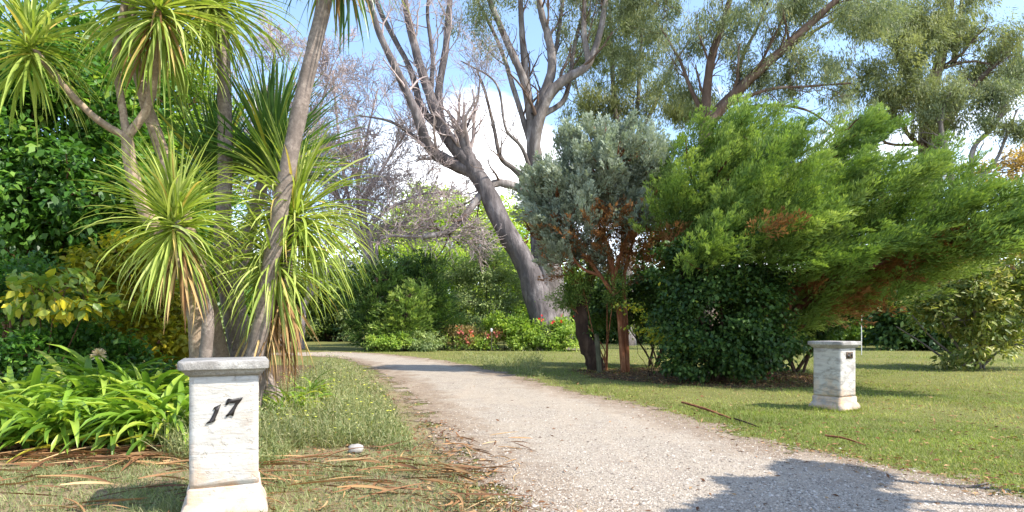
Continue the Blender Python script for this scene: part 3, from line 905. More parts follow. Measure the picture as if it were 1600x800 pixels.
shrub_tree('yellowing_shrub', 'shrub with big yellow and pale green leaves at the far left', 'shrub', (-7.0, 9.6),
           [LB(85, 460, 9.3, .5, .4, .26), LB(130, 480, 9.5, .3, .3, .2), LB(50, 455, 9.5, .3, .3, .2)], 'yellow_broad', 55, 9, .14, .17, .11, 65, 'bark_tan', 4, .02, .3, .5, True)
shrub_tree('golden_shrub', 'golden leaved shrub in shade behind the low bright cabbage leaves', 'shrub', (-7.1, 11.4),
           [LB(185, 420, 11.2, .8, .7, .6), LB(240, 470, 11.2, .9, .7, .7), LB(280, 520, 11, .7, .6, .5), LB(210, 520, 10.8, .8, .6, .5)], 'gold_broad', 300, 16, .16, .12, .085, 66, 'bark_tan', 5, .025, .4, .4, True)
shrub_tree('leafy_shrub', 'low green shrub just behind the strap plant rows', 'shrub', (-7.0, 10.1),
           [LB(120, 560, 10, .9, .6, .45), LB(200, 575, 9.9, .8, .5, .4), LB(60, 590, 9.6, .7, .5, .35)], 'dark_broad', 220, 24, .14, .12, .065, 67, 'bark_tan', 4, .02)

# ivy covered mass under the juniper
shrub_tree('ivy_mound', 'dark glossy ivy mound reaching the ground below the juniper', 'ivy', (5.2, 15.4),
           [LB(1120, 500, 15.2, 1.25, 1.1, 1.25), LB(1115, 420, 15.3, 1.15, 1.0, .9), LB(1165, 540, 15.0, .85, .8, .75), LB(1075, 555, 15.1, .6, .7, .45), LB(1060, 440, 15.6, .55, .6, .9), LB(1180, 470, 15.1, .6, .6, .8), LB(1140, 380, 15.3, .8, .7, .5), LB(1190, 555, 15.0, .45, .5, .5), LB(1055, 490, 15.3, .4, .4, .5), LB(1212, 520, 15.2, .4, .4, .5), LB(1205, 430, 15.4, .45, .45, .4), LB(1085, 395, 15.1, .45, .4, .35), LB(1120, 470, 15.7, .8, .5, .9)], 'ivy', 1250, 22, .17, .10, .08, 68, 'bark_dark', 5, .06, .72, .7, True, None, 40, cr=.25)
shrub_tree('sapling', 'thin yellow green sapling between red trunks and ivy mound', 'sapling', (3.9, 17.2),
           [LB(1010, 500, 17, .55, .5, .45), LB(1040, 520, 16.6, .5, .4, .35), LB(985, 495, 17, .35, .3, .35)], 'yellow_broad', 60, 9, .17, .10, .07, 69, 'bark_dark', 4, .012, .2, .4, True, None, 30)
shrub_tree('leafy_shrub', 'multi stemmed shrub with pale tipped leaves at the right edge of lawn', 'shrub', (15.5, 20.2),
           [LB(1540, 470, 20, 1.9, 1.5, 1.5), LB(1490, 480, 19.8, 1.2, 1.1, 1.2), LB(1600, 470, 20, 1.5, 1.3, 1.5), LB(1530, 540, 19.8, 1.2, 1, .7), LB(1580, 420, 20.2, 1.3, 1.2, .8)], 'tip_shrub', 560, 20, .2, .20, .085, 70, 'bark_gum', 11, .045, .4, .2, True, None, 80)
r = rng_of(72); wb = np.array([13.9, 20.0, 0])
t = thing('bare_shrub', 'pale bare stems leaning left beside the pale tipped shrub', 'shrub', wb)
g = Geo()
for (pts) in ([(1512, 570), (1480, 548), (1450, 522), (1425, 492)], [(1515, 570), (1492, 535), (1470, 500), (1462, 470)], [(1510, 572), (1470, 556), (1440, 535), (1400, 510)]):
    limb(g, [P(a, b, 20) for a, b in pts], .05, .015, 14, 7, r, .08)
g.build('stems', MT['bark_gum'], t, wb, True)

# ------------------------------------------------------------------ juniper and blue cypress
def conifer(name, label, base, lobes, leaf, n, per, slen, L, W, seed, axis_fn, bark, stems, shell=.5, dead=None, group=None, droop=.25, fan=.65, cat='tree', nb=120, br=.05, trunks=None, bough=None):
    r = rng_of(seed); base = np.array([base[0], base[1], 0.0])
    t = thing(name, label, cat, base, group)
    c, nor = lobe_points(lobes, n, r, shell)
    rb = None
    if bough:
        kb, blen, wid, thick = bough
        m = n // kb
        cb, nb_ = lobe_points(lobes, m, r, shell)
        ab = unit(axis_fn(cb, nb_, r))
        i = np.arange(n) % m
        sb = r.random(n)
        hz = unit(np.cross(ab, np.array([0, 0, 1.]))); vz = np.cross(hz, ab)
        lb = blen * r.uniform(.6, 1.3, m)
        lat = r.normal(0, 1, n) * wid * (1.1 - sb * .8)
        c = cb[i] + ab[i] * ((sb - .6) * lb[i])[:, None] + hz[i] * lat[:, None] + vz[i] * (r.normal(0, thick, n) - .12 * np.abs(lat))[:, None]
        c[:, 2] = np.maximum(c[:, 2], .1)
        nor = nb_[i]
        ax = ab[i] + hz[i] * (lat / wid * .33)[:, None] + r.standard_normal((n, 3)) * .13
        rb = np.clip(r.random(m)[i] * .8 + r.random(n) * .2, 0, 1)
    else:
        ax = axis_fn(c, nor, r)
    g = Geo(); sprays(g, c - unit(ax) * slen * .45, ax, slen * r.uniform(.6, 1.25, n), r, per, L, W, fan, None, droop, rb)
    g.build('foliage', MT[leaf], t, base)
    if dead is not None:
        dl, dn = dead
        cd, nd = lobe_points(dl, dn, r, .1)
        g = Geo(); sprays(g, cd, axis_fn(cd, nd, r) + r.standard_normal((dn, 3)) * .3, slen * .8, r, per // 2, L * 1.1, W * .8, fan, None, droop)
        g.build('dead_foliage', MT['juniper_dead'], t, base)
    allc = []
    for (pts, r0, r1) in stems:
        g = Geo() if True else None
        cc, rr = limb(g, pts, r0, r1, 22, 9, r, .06)
        allc.append(cc)
        if pts is stems[0][0]: gb = Geo()
        gb.v += [v for v in g.v]; gb.q += [q + gb.n for q in g.q]; gb.rq += g.rq; gb.n += g.n
    S = np.concatenate([a[6:] for a in allc])
    ends = c[r.choice(len(c), min(nb, len(c)), replace=False)]
    dist = np.linalg.norm(ends[:, None] - S[None], axis=2) + 1.0 * np.maximum(0, S[None, :, 2] - ends[:, None, 2])
    p, R = links(S[dist.argmin(1)], ends, r, 8, br, br * .25, .1, -.05)
    tubes(gb, p, R, 5)
    gb.build('trunk', MT[bark], t, base, True)
    return t


JB = np.array([6.7, 16.4, 0])


def jun_axis(c, nor, r):
    d = unit(c - (JB + np.array([-.5, 0, .6])))
    return d * .7 + nor * .22 + np.array([.6, -.12, .27]) + r.standard_normal(c.shape) * .2


conifer('juniper', 'huge feathery green juniper sweeping up to the right over the lawn', JB,
        [LB(1095, 240, 17, .75, .8, .5), LB(1140, 275, 16.6, 1.5, 1.5, 1.15), LB(1230, 285, 16.0, 1.8, 1.8, 1.4), LB(1330, 300, 15.2, 1.6, 1.7, 1.2), LB(1430, 325, 14.0, 1.3, 1.5, .85), LB(1510, 340, 12.9, .95, 1.2, .55),
         LB(1590, 335, 12.0, .8, 1.0, .38), LB(1660, 325, 11.6, .7, .9, .36), LB(1120, 350, 15.4, 1.0, 1.1, .7), LB(1210, 350, 14.6, 1.2, 1.2, .65), LB(1320, 365, 14.0, 1.2, 1.2, .6), LB(1160, 215, 17.2, .9, .9, .55), LB(1310, 225, 16.6, 1.0, 1.0, .5), LB(1455, 265, 15, .6, .7, .4), LB(1070, 320, 16.5, .7, .8, .8),
         LB(1250, 440, 17.4, 1.3, .9, .9), LB(1310, 440, 17.4, 1.1, .9, .6), LB(1230, 500, 17.2, .8, .7, .6), LB(1095, 385, 14.6, .7, .7, .3), LB(1400, 410, 16.8, 1.1, .9, .35), LB(1165, 372, 13.9, .8, .8, .3), LB(1270, 385, 13.5, .9, .9, .3), LB(1200, 290, 14.8, 1.0, .9, .7), LB(1420, 375, 13.0, .9, .9, .3), LB(1350, 445, 15.4, .9, .7, .4), LB(1290, 485, 16.2, .8, .6, .45), LB(1430, 420, 14.2, .8, .7, .28), LB(1510, 395, 13.2, .7, .6, .22)],
        'juniper', 6000, 84, .80, .10, .023, 81, jun_axis, 'bark_juniper',
        [([JB + np.array([-.3, 0, -.05]), P(1195, 480, 16.4), P(1210, 380, 16.6), P(1200, 270, 16.8)], .17, .05),
         ([JB + np.array([.1, .1, -.05]), P(1240, 490, 16.3), P(1330, 430, 15.2), P(1450, 385, 13.6), P(1590, 342, 12)], .15, .035),
         ([JB + np.array([.0, -.2, -.05]), P(1235, 470, 16), P(1300, 390, 15.2), P(1380, 325, 14.6)], .14, .04),
         ([JB + np.array([.2, .2, -.05]), P(1260, 500, 16.6), P(1350, 455, 15.6), P(1440, 415, 14.4), P(1530, 360, 13)], .11, .03),
         ([JB + np.array([-.4, .1, -.05]), P(1165, 470, 16.6), P(1120, 370, 16.6), P(1100, 300, 16.8)], .13, .04)],
        .5, ([LB(1210, 366, 13.5, .5, .3, .08), LB(1340, 425, 15.6, 1.2, 1.0, .3), LB(1440, 402, 14, .9, .9, .2), LB(1270, 460, 16.4, 1.0, .8, .4), LB(1500, 385, 13, .8, .7, .2), LB(1390, 430, 14.6, .9, .7, .3), LB(1310, 470, 15.6, .9, .7, .4), LB(1060, 390, 16.5, .5, .5, .3)], 700), None, .2, .42, 'juniper', 170, .05, None, (24, 1.6, .36, .11))

CB = np.array([3.25, 18.6, 0])


def cyp_axis(c, nor, r):
    return nor * .6 + unit(c - (CB + np.array([0, 0, 2.5]))) * .5 + np.array([0, 0, .55]) + r.standard_normal(c.shape) * .3


conifer('blue_cypress', 'blue grey cypress with bare red brown stems at the drive edge', CB,
        [LB(905, 270, 18.6, 1.35, 1.4, 1.15), LB(970, 265, 18.4, 1.4, 1.4, 1.15), LB(860, 320, 18.6, .95, 1.1, .75), LB(1010, 270, 18.6, .9, 1.1, 1.0), LB(930, 330, 18.2, 1.3, 1.2, .6), LB(925, 222, 18.6, .8, .9, .5), LB(985, 335, 18, .8, .8, .45), LB(1035, 290, 18.4, .6, .8, .7), LB(850, 290, 18.6, .6, .7, .5), LB(880, 355, 18.3, .8, .8, .5), LB(842, 355, 18.6, .75, .8, .5), LB(866, 392, 18.6, .65, .7, .4), LB(910, 390, 18.7, .7, .7, .35), LB(1000, 222, 18.6, .5, .6, .35)],
        'blue_cypress', 3000, 60, .55, .10, .034, 82, cyp_axis, 'bark_red',
        [([CB + np.array([.15, 0, -.05]), P(968, 500, 18.5), P(958, 440, 18.4), P(955, 395, 18.3), P(925, 330, 18.4)], .085, .03),
         ([CB + np.array([.3, .1, -.05]), P(978, 500, 18.7), P(975, 440, 18.6), P(985, 390, 18.4), P(1015, 310, 18.3)], .075, .03),
         ([CB + np.array([.25, .1, .6]), P(966, 478, 18.4), P(930, 420, 18.4), P(895, 380, 18.5), P(850, 335, 18.6)], .08, .03),
         ([P(958, 440, 18.4), P(972, 390, 18.2), P(990, 345, 18.2), P(1000, 290, 18.4)], .06, .025),
         ([P(956, 420, 18.35), P(945, 370, 18.2), P(950, 320, 18.2), P(960, 260, 18.3)], .06, .025),
         ([P(940, 432, 18.4), P(905, 415, 18.3), P(880, 370, 18.3), P(872, 320, 18.5)], .05, .02)],
        .4, ([LB(905, 365, 18.3, 1.1, .9, .5), LB(990, 375, 18.4, 1.0, .9, .7), LB(860, 365, 18.5, .7, .7, .4), LB(940, 390, 18.6, 1.0, .8, .6), LB(1030, 350, 18.1, .6, .7, .7), LB(985, 420, 18.4, .8, .6, .5), LB(900, 420, 18.6, .8, .6, .4), LB(960, 350, 17.6, .9, .5, .4)], 560), None, .1, .5, 'cypress', 420, .034, None, (16, .8, .22, .12))
shrub_tree('leafy_shrub', 'dull green shrub growing round the red stems of the cypress', 'shrub', (3.0, 19.3),
           [LB(905, 440, 19, .75, .6, .45), LB(960, 460, 18.2, .35, .3, .4), LB(890, 470, 19.2, .55, .5, .4), LB(940, 425, 19, .5, .5, .4)], 'juniper', 170, 34, .15, .11, .03, 83, 'bark_red', 4, .03, .3, .2)

shrub_tree('evergreen_shrub', 'dark evergreen shrub in deep shade between cypress stems and ivy mound', 'shrub', (5.0, 21.2),
           [LB(1035, 430, 21, 1.3, 1.0, 1.3), LB(1000, 480, 21.5, 1.2, 1.0, 1.2), LB(1050, 500, 20.5, 1.1, .9, 1.2), LB(940, 470, 22, 1.1, .9, 1.0), LB(1060, 370, 20, 1.0, 1.0, .9)], 'far_dark', 420, 34, .2, .18, .08, 84, 'bark_dark', 5, .05, .35, .3)
shrub_tree('evergreen_shrub', 'dark evergreen shrub in shade beneath the middle of the juniper', 'shrub', (8.6, 18.6),
           [LB(1240, 500, 18.6, 1.1, .9, .9), LB(1290, 470, 18.8, 1.1, .9, .8), LB(1330, 440, 19, 1.0, .9, .5), LB(1200, 520, 18.4, .9, .8, .7)], 'far_dark', 330, 34, .2, .18, .08, 85, 'bark_dark', 5, .05, .35, .3)

# dark leaning stump and old post beside the cypress
r = rng_of(90)
tb = np.array([2.55, 19.4, 0])
t = thing('dead_tree', 'black leaning dead trunk left of the grey post', 'dead tree', tb)
g = Geo(); limb(g, [tb + np.array([.15, 0, -.05]), P(925, 555, 19.4), P(912, 525, 19.4), P(908, 490, 19.4), P(920, 440, 19.5), P(940, 360, 19.6)], .30, .12, 24, 12, r, .09)
g.build('stem', MT['bark_dark'], t, tb, True)
pb = np.array([2.63, 18.3, 0])
g = Geo(); limb(g, [pb + np.array([0, 0, -.05]), pb + np.array([-.04, 0, .6]), pb + np.array([-.1, 0, 1.18])], .08, .07, 14, 10, r, .05)
pt = thing('wooden_post', 'short weathered grey green wooden post beside the dark leaning trunk', 'post', pb)
g.build('shaft', MT['post'], pt, pb)
g = Geo(); n = 40
leaves(g, pb + np.array([-.1, 0, 1.2]) + r.normal(0, .1, (n, 3)) * np.array([1.6, 1, .3]), r.standard_normal((n, 3)) * np.array([1, 1, .3]), r.standard_normal((n, 3)) * .3 + np.array([0, 0, 1]), .14, .05, r.random(n) * .5)
g.build('moss_top', MT['dark_broad'], pt, pb)

# ------------------------------------------------------------------ big leafless and gum trees
def limb_tree(name, label, cat, base, limbs, bark, seed, kids=(), leaf=None, hang=None, twig_leaf=None, group=None, twig_mat=None, smooth=True, rmin=.009):
    """limbs: [(pts, r0, r1)]; kids: [(k, len, ang, up, wander, rr)] grown level by level from the limbs"""
    r = rng_of(seed); base = np.array([base[0], base[1], 0.0])
    t = thing(name, label, cat, base, group)
    g = Geo(); Ps = []; Rs = []
    for i, (pts, r0, r1) in enumerate(limbs):
        c, rr = limb(g, pts, r0, r1, 30 if i == 0 else 24, 14 if i == 0 else 9, r, .06, .8 if i == 0 else 1.0, .3 if i == 0 else 0)
        Ps.append(c); Rs.append(np.maximum(rr, .01))
        if i == 0:
            g.build('trunk', MT[bark], t, base, smooth); g = Geo()
        else:
            g.build('limb', MT[bark], t, base, smooth); g = Geo()
    Pp = np.array(Ps[1:]); Rp = np.array(Rs[1:])
    tw = Geo(); last = None
    for (k, ln, ang, up, wan, rr, s0) in kids:
        Pp, Rp = children(Pp, Rp, k, r, ln, ang, s0, 1.0, up, wan, 7, rr, rmin, .35)
        tubes(tw, Pp, Rp, 5 if len(Pp) < 900 else 4)
        last = Pp
    if kids: tw.build('twigs', MT[twig_mat or bark], t, base, True)
    gl = None
    if hang:
        gl = Geo()
        for (lobes, n, per, spread, L, W) in hang:
            hang_crown(gl, lobes, r, n, per, spread, L, W)
    if twig_leaf and last is not None:
        gl = gl or Geo()
        per, L, W, spread = twig_leaf
        m = len(last); n = m * per
        i = r.integers(0, m, n); j = r.integers(2, 7, n)
        pos = last[i, j] + r.normal(0, spread, (n, 3))
        d = np.array([0, 0, -1.]) + r.standard_normal((n, 3)) * .6
        s = r.uniform(.7, 1.3, n)
        leaves(gl, pos, d, r.standard_normal((n, 3)) + np.array([0, 0, .4]), L * s, W * s, np.clip(r.random(m)[i] * .5 + r.random(n) * .5, 0, 1), fold=.1)
    if gl is not None: gl.build('foliage', MT[leaf], t, base)
    return t


DT = 36.0
limb_tree('leaning_bare_tree', 'big bare grey tree leaning left with a sawn off stub', 'bare tree', P(855, 548, DT),
          [([np.array([2.2, DT, -.1]), P(840, 470, DT), P(822, 415, DT), P(786, 352, DT), P(757, 292, DT), P(735, 258, DT), P(712, 232, DT), P(690, 200, DT)], .80, .36),
           ([P(745, 272, DT), P(727, 235, DT), P(718, 195, DT - .3)], .5, .38),
           ([P(740, 268, DT), P(700, 252, DT), P(672, 232, DT - .5), P(655, 190, DT - 1), P(625, 120, DT - 1.5), P(592, 50, DT - 2), P(570, -30, DT - 2)], .42, .14),
           ([P(690, 200, DT), P(672, 150, DT), P(650, 80, DT + .3), P(632, 0, DT + .5), P(625, -60, DT + .5)], .34, .16),
           ([P(692, 200, DT), P(685, 150, DT + .4), P(697, 70, DT + .8), P(703, 0, DT + 1), P(706, -50, DT + 1)], .27, .14),
           ([P(700, 214, DT), P(660, 170, DT + .4), P(642, 110, DT + .8), P(600, 30, DT + 1), P(575, -30, DT + 1)], .25, .11),
           ([P(672, 160, DT), P(676, 90, DT + .5), P(668, 20, DT + .5), P(675, -40, DT + .5)], .16, .08),
           ([P(700, 250, DT), P(650, 215, DT - .6), P(610, 190, DT - 1), P(560, 180, DT - 1.5)], .15, .04),
           ([P(722, 215, DT - .2), P(745, 160, DT), P(750, 120, DT)], .09, .04)],
          'bark_grey', 101, [(9, (1.8, 4.2), (.35, .9), .25, .2, .32, .15), (6, (.9, 2.2), (.4, 1.0), .1, .24, .5, .2), (4, (.5, 1.2), (.4, 1.0), .05, .25, .6, .2)], group=None, twig_mat='bark_twig')

DG = 38.0
limb_tree('gum_tree', 'pale trunked gum tree with many upright limbs behind the blue cypress', 'gum tree', P(852, 545, DG),
          [([np.array([2.35, DG, -.1]), P(858, 470, DG), P(852, 400, DG), P(842, 330, DG), P(836, 260, DG), P(830, 190, DG)], 1.4, .32),
           ([P(838, 300, DG), P(836, 220, DG - .3), P(852, 160, DG - .5), P(878, 128, DG - .6), P(905, 112, DG - .6), P(920, 98, DG - .6), P(938, 50, DG - .4), P(950, -30, DG)], .42, .16),
           ([P(920, 100, DG - .6), P(912, 40, DG - .6), P(916, -30, DG - .6)], .2, .1),
           ([P(838, 180, DG - .3), P(862, 110, DG - .3), P(857, 60, DG), P(846, 20, DG), P(836, -40, DG)], .34, .16),
           ([P(830, 190, DG), P(820, 130, DG), P(790, 60, DG), P(765, 0, DG), P(752, -40, DG)], .3, .12),
           ([P(834, 210, DG), P(822, 120, DG + .5), P(815, 40, DG + .5), P(812, -40, DG + .5)], .28, .14),
           ([P(836, 250, DG), P(845, 160, DG + .6), P(868, 80, DG + .6), P(882, -20, DG + .6)], .22, .1),
           ([P(834, 240, DG), P(806, 150, DG + .3), P(780, 70, DG + .8), P(735, -20, DG + 1)], .2, .09),
           ([P(840, 320, DG), P(812, 295, DG - .8), P(776, 286, DG - 1.4), P(752, 304, DG - 2), P(728, 335, DG - 2.4), P(700, 362, DG - 2.8), P(660, 370, DG - 3.2)], .30, .16),
           ([P(822, 280, DG - .2), P(800, 262, DG - .6), P(782, 245, DG - 1), P(772, 200, DG - 1), P(757, 140, DG - 1), P(745, 110, DG - 1)], .2, .05),
           ([P(830, 270, DG - .2), P(815, 230, DG - .8), P(790, 200, DG - 1.2), P(775, 130, DG - 1.2), P(720, 95, DG - 1.2)], .14, .04),
           ([P(848, 180, DG), P(884, 150, DG + 1), P(900, 60, DG + 1), P(925, -20, DG + 1)], .2, .08)],
          'bark_gum', 102, [(7, (1.6, 3.6), (.3, .9), .3, .16, .35, .15), (4, (.8, 1.8), (.4, .9), .15, .22, .5, .25)],
          'gum', [([LB(760, 40, DG, 1.6, 1.5, 1.3), LB(780, 95, DG, 1.1, 1.2, .6), LB(900, 30, DG + 1, 2.4, 2, 1.6), LB(830, -20, DG, 3, 2.5, 1)], 150, 80, .34, .2, .055)], None, None, 'bark_gum_brown')

DE = 36.0
limb_tree('gum_tree', 'spreading gum tree with dark limbs arching right above the juniper', 'gum tree', P(1104, 545, DE),
          [([np.array([(1104 - 800) / F * DE, DE, -.1]), P(1108, 400, DE), P(1106, 280, DE), P(1104, 190, DE)], .7, .42),
           ([P(1104, 200, DE), P(1104, 150, DE), P(1112, 90, DE), P(1132, 30, DE), P(1150, -40, DE)], .32, .14),
           ([P(1105, 195, DE), P(1128, 168, DE), P(1170, 125, DE - .4), P(1225, 75, DE - .8), P(1285, 20, DE - 1.2), P(1330, -20, DE - 1.5)], .40, .16),
           ([P(1125, 170, DE), P(1180, 120, DE + .8), P(1240, 70, DE + 1.2), P(1310, 25, DE + 1.5)], .2, .07),
           ([P(1135, 165, DE - .2), P(1200, 140, DE - 1), P(1260, 135, DE - 1.5), P(1330, 130, DE - 2)], .12, .04),
           ([P(1140, 172, DE), P(1200, 165, DE + 1), P(1260, 172, DE + 1.2), P(1310, 205, DE + 1.4)], .12, .04),
           ([P(1104, 190, DE), P(1080, 140, DE + .5), P(1060, 90, DE + 1), P(1030, 40, DE + 1.5)], .16, .05),
           ([P(1150, 150, DE), P(1160, 90, DE + 1), P(1190, 30, DE + 1), P(1210, -30, DE + 1)], .14, .05)],
          'bark_gum_brown', 103, [(8, (1.8, 3.8), (.4, 1.0), .15, .16, .35, .2), (5, (.9, 2), (.4, 1), .05, .22, .5, .25)],
          'gum', [([LB(1010, 80, DE + 3, 2.6, 2.2, 2.2), LB(1080, 40, DE + 1, 2.4, 2.0, 1.6), LB(1060, 130, DE + 2, 2.0, 1.8, 1.4), LB(1170, 40, DE, 2.6, 2.2, 1.8), LB(1250, 110, DE - 1, 2.4, 2.0, 1.4), LB(1330, 60, DE - 1, 2.6, 2.2, 1.8), LB(1300, 180, DE, 1.6, 1.6, 1.0), LB(1170, 130, DE + 1, 1.8, 1.6, 1.1), LB(1230, -20, DE, 3.5, 3, 1.6), LB(1010, -20, DE + 2, 3.0, 3, 1.6), LB(1120, 170, DE + 2, 1.6, 1.5, .8), LB(1370, 10, DE, 2, 2, 1.2)], 690, 90, .30, .26, .048)], None, None, None)

DP = 45.0
limb_tree('gum_tree', 'olive gum trees crown with thin pale upright stems behind the arching gum', 'gum tree', P(980, 540, DP),
          [([np.array([(980 - 800) / F * DP, DP, -.1]), P(978, 350, DP), P(975, 240, DP)], .5, .3),
           ([P(976, 260, DP), P(960, 160, DP), P(955, 60, DP), P(950, -40, DP)], .22, .1),
           ([P(976, 250, DP), P(995, 170, DP), P(1000, 90, DP), P(1010, -20, DP)], .2, .08),
           ([P(976, 250, DP), P(1020, 170, DP), P(1040, 120, DP), P(1080, 60, DP)], .18, .06),
           ([P(976, 250, DP), P(930, 190, DP), P(905, 150, DP), P(890, 80, DP)], .16, .05)],
          'bark_gum', 104, [(8, (1.5, 3.5), (.3, .9), .2, .16, .4, .2), (4, (.8, 1.8), (.4, 1), .1, .2, .5, .3)],
          'gum_olive', [([LB(960, 60, DP, 2.2, 2, 1.8), LB(990, 140, DP, 2.4, 2, 1.8), LB(1040, 190, DP, 2.0, 2, 1.2), LB(930, 170, DP, 1.8, 1.6, 1.4), LB(1010, 20, DP, 2.4, 2, 1.6), LB(1080, 170, DP, 2.0, 2, 1.2), LB(910, 100, DP, 1.4, 1.4, 1.6)], 420, 90, .36, .3, .056)])

DR = 42.0
limb_tree('gum_tree', 'tall gum tree with dense olive clumps towards the right edge', 'gum tree', P(1455, 540, DR),
          [([np.array([(1458 - 800) / F * DR, DR, -.1]), P(1456, 350, DR), P(1452, 230, DR), P(1452, 130, DR)], .85, .55),
           ([P(1452, 150, DR), P(1470, 90, DR), P(1480, 40, DR), P(1490, -40, DR)], .42, .2),
           ([P(1452, 180, DR), P(1420, 120, DR - .5), P(1390, 60, DR - .8), P(1350, 0, DR - 1)], .26, .1),
           ([P(1454, 240, DR), P(1500, 160, DR - .8), P(1545, 110, DR - 1), P(1600, 60, DR - 1.2)], .28, .1),
           ([P(1455, 240, DR - .4), P(1420, 210, DR - 1), P(1390, 165, DR - 1.2)], .16, .06),
           ([P(1490, 100, DR), P(1497, 50, DR + .5), P(1505, -20, DR + .5)], .2, .1),
           ([P(1456, 225, DR), P(1390, 225, DR - 1.2), P(1370, 205, DR - 1.3)], .12, .05)],
          'bark_gum_brown', 105, [(9, (1.6, 3.6), (.4, 1.1), .15, .16, .35, .2), (5, (.8, 1.8), (.4, 1), .05, .22, .5, .25)],
          'gum_olive', [([LB(1430, 60, DR - 1, 2.8, 2.4, 2.0), LB(1400, 130, DR - 1, 2.6, 2.2, 1.9), LB(1370, 200, DR - 1, 1.9, 1.7, 1.2), LB(1480, 30, DR, 2.6, 2.4, 1.8), LB(1470, 190, DR - 1.5, 1.6, 1.2, 1.4), LB(1560, 60, DR - 1, 2.4, 2.2, 1.6), LB(1590, 130, DR - 1, 2.0, 1.8, 1.2), LB(1380, 20, DR, 2.8, 2.4, 1.8), LB(1520, 120, DR, 1.6, 1.6, 1.0), LB(1470, 250, DR - 1, 1.2, 1.2, .8), LB(1340, 120, DR, 1.6, 1.5, 1.2), LB(1440, 140, DR - 1.5, 1.8, 1.5, 1.3)], 740, 95, .32, .28, .052)])
DS = 38.0
limb_tree('gum_tree', 'forked smaller gum tree at the right edge above the juniper tips', 'gum tree', P(1500, 545, DS),
          [([np.array([(1495 - 800) / F * DS, DS, -.1]), P(1492, 400, DS), P(1490, 300, DS)], .4, .3),
           ([P(1490, 320, DS), P(1482, 250, DS), P(1470, 190, DS), P(1490, 130, DS)], .22, .08),
           ([P(1491, 320, DS), P(1515, 280, DS), P(1522, 230, DS), P(1555, 195, DS), P(1575, 150, DS)], .22, .08),
           ([P(1512, 285, DS), P(1550, 260, DS), P(1572, 215, DS), P(1590, 170, DS)], .14, .05)],
          'bark_gum', 106, [(8, (1.0, 2.4), (.4, 1), .15, .18, .4, .3), (5, (.6, 1.4), (.4, 1), .05, .22, .5, .3)],
          'gum', [([LB(1570, 150, DS, 1.6, 1.4, .9), LB(1600, 200, DS, 1.3, 1.2, .7), LB(1520, 190, DS, 1.2, 1.1, .5), LB(1480, 160, DS, 1.0, 1.0, .7), LB(1590, 90, DS + 1, 1.6, 1.5, 1.2)], 200, 100, .32, .21, .06)])
shrub_tree('autumn_tree', 'orange leaved autumn tree at the right edge behind the juniper', 'tree', (36.5, 44),
           [LB(1570, 265, 44, 2.2, 2, 1.5), LB(1610, 240, 44, 1.8, 2, 1.4), LB(1540, 295, 44, 1.6, 1.6, 1.2)], 'autumn', 110, 18, .45, .26, .16, 107, 'bark_gum', 5, .12, .3)

# bare twiggy trees on the left behind the cabbage trees
def bare_tree(label, px, d, limbs_px, seed, r0=.24, k=(14, 9, 7), ln=((2.0, 4.2), (1.0, 2.2), (.5, 1.1))):
    base = np.array([(px - 800) / F * d, d, 0])
    limbs = [([base + np.array([0, 0, -.1]), base + np.array([.1, 0, 1.5]), base + np.array([.2, 0, 3.0])], r0, r0 * .8)]
    for pts in limbs_px:
        limbs.append(([base + np.array([.18, 0, 2.6])] + [P(a, b, d + c) for a, b, c in pts], r0 * .55, .05))
    limb_tree('bare_tree', label, 'bare tree', base, limbs, 'bark_twig', seed + 0,
              [(k[0], ln[0], (.35, .95), .1, .16, .5, .15), (k[1], ln[1], (.4, 1.0), .05, .2, .55, .2), (k[2], ln[2], (.4, 1.0), 0, .25, .7, .2)], rmin=.013, group='bare twiggy trees behind the cabbage trees')


bare_tree('bare twiggy tree in the gap right of the leaning cabbage trunk', 600, 38,
          [[(570, 330, 0), (600, 260, -1), (640, 200, -1)], [(550, 330, 0), (530, 220, 0), (520, 110, 0)], [(580, 360, -1), (640, 310, -1.5), (690, 300, -2)], [(545, 340, 0), (500, 250, 1), (460, 150, 1)], [(560, 330, 1), (570, 230, 1), (590, 140, 1.5)], [(590, 380, -1), (650, 370, -2), (720, 370, -2)]], 111)
bare_tree('bare purple twigged tree seen between the cabbage tree trunks', 440, 36,
          [[(430, 320, 0), (420, 200, 0), (430, 60, 0)], [(410, 300, 0), (370, 200, 0), (340, 90, 0)], [(450, 300, 0), (490, 200, 0), (520, 100, -1)], [(440, 330, 1), (470, 240, 1), (460, 120, 1)], [(420, 330, 0), (350, 260, 0), (300, 200, 0)]], 112)
bare_tree('low grey leafless tree above the dark conifers', 470, 38,
          [[(520, 380, 0), (560, 330, 0), (600, 300, -1)], [(500, 370, 0), (480, 300, 0), (500, 230, 0)], [(530, 400, 0), (590, 360, 0), (640, 345, 0)], [(510, 380, 0), (540, 300, 0), (560, 250, 0)]], 113, .2, (12, 8, 6))

# ------------------------------------------------------------------ middle background planting
def cone_axis(b):
    def f(c, nor, r):
        h = c - np.array([b[0], b[1], 0]); h[:, 2] *= .25
        return unit(h) * .8 + np.array([0, 0, .35]) + nor * .3 + r.standard_normal(c.shape) * .25
    return f


def small_conifer(label, px, d, lobes, leaf, n, seed, name='conifer', cat='conifer', group='conifers across the drive'):
    b = np.array([(px - 800) / F * d, d, 0])
    top = max(l[0][2] for l in lobes)
    conifer(name, label, b, lobes, leaf, n, 26, .9, .24, .06, seed, cone_axis(b), 'bark_dark',
            [([b + np.array([0, 0, -.05]), b + np.array([.05, 0, top * .5]), b + np.array([0, 0, top])], .16, .04)], .5, None, group, .2, .6, cat, 50, .035)


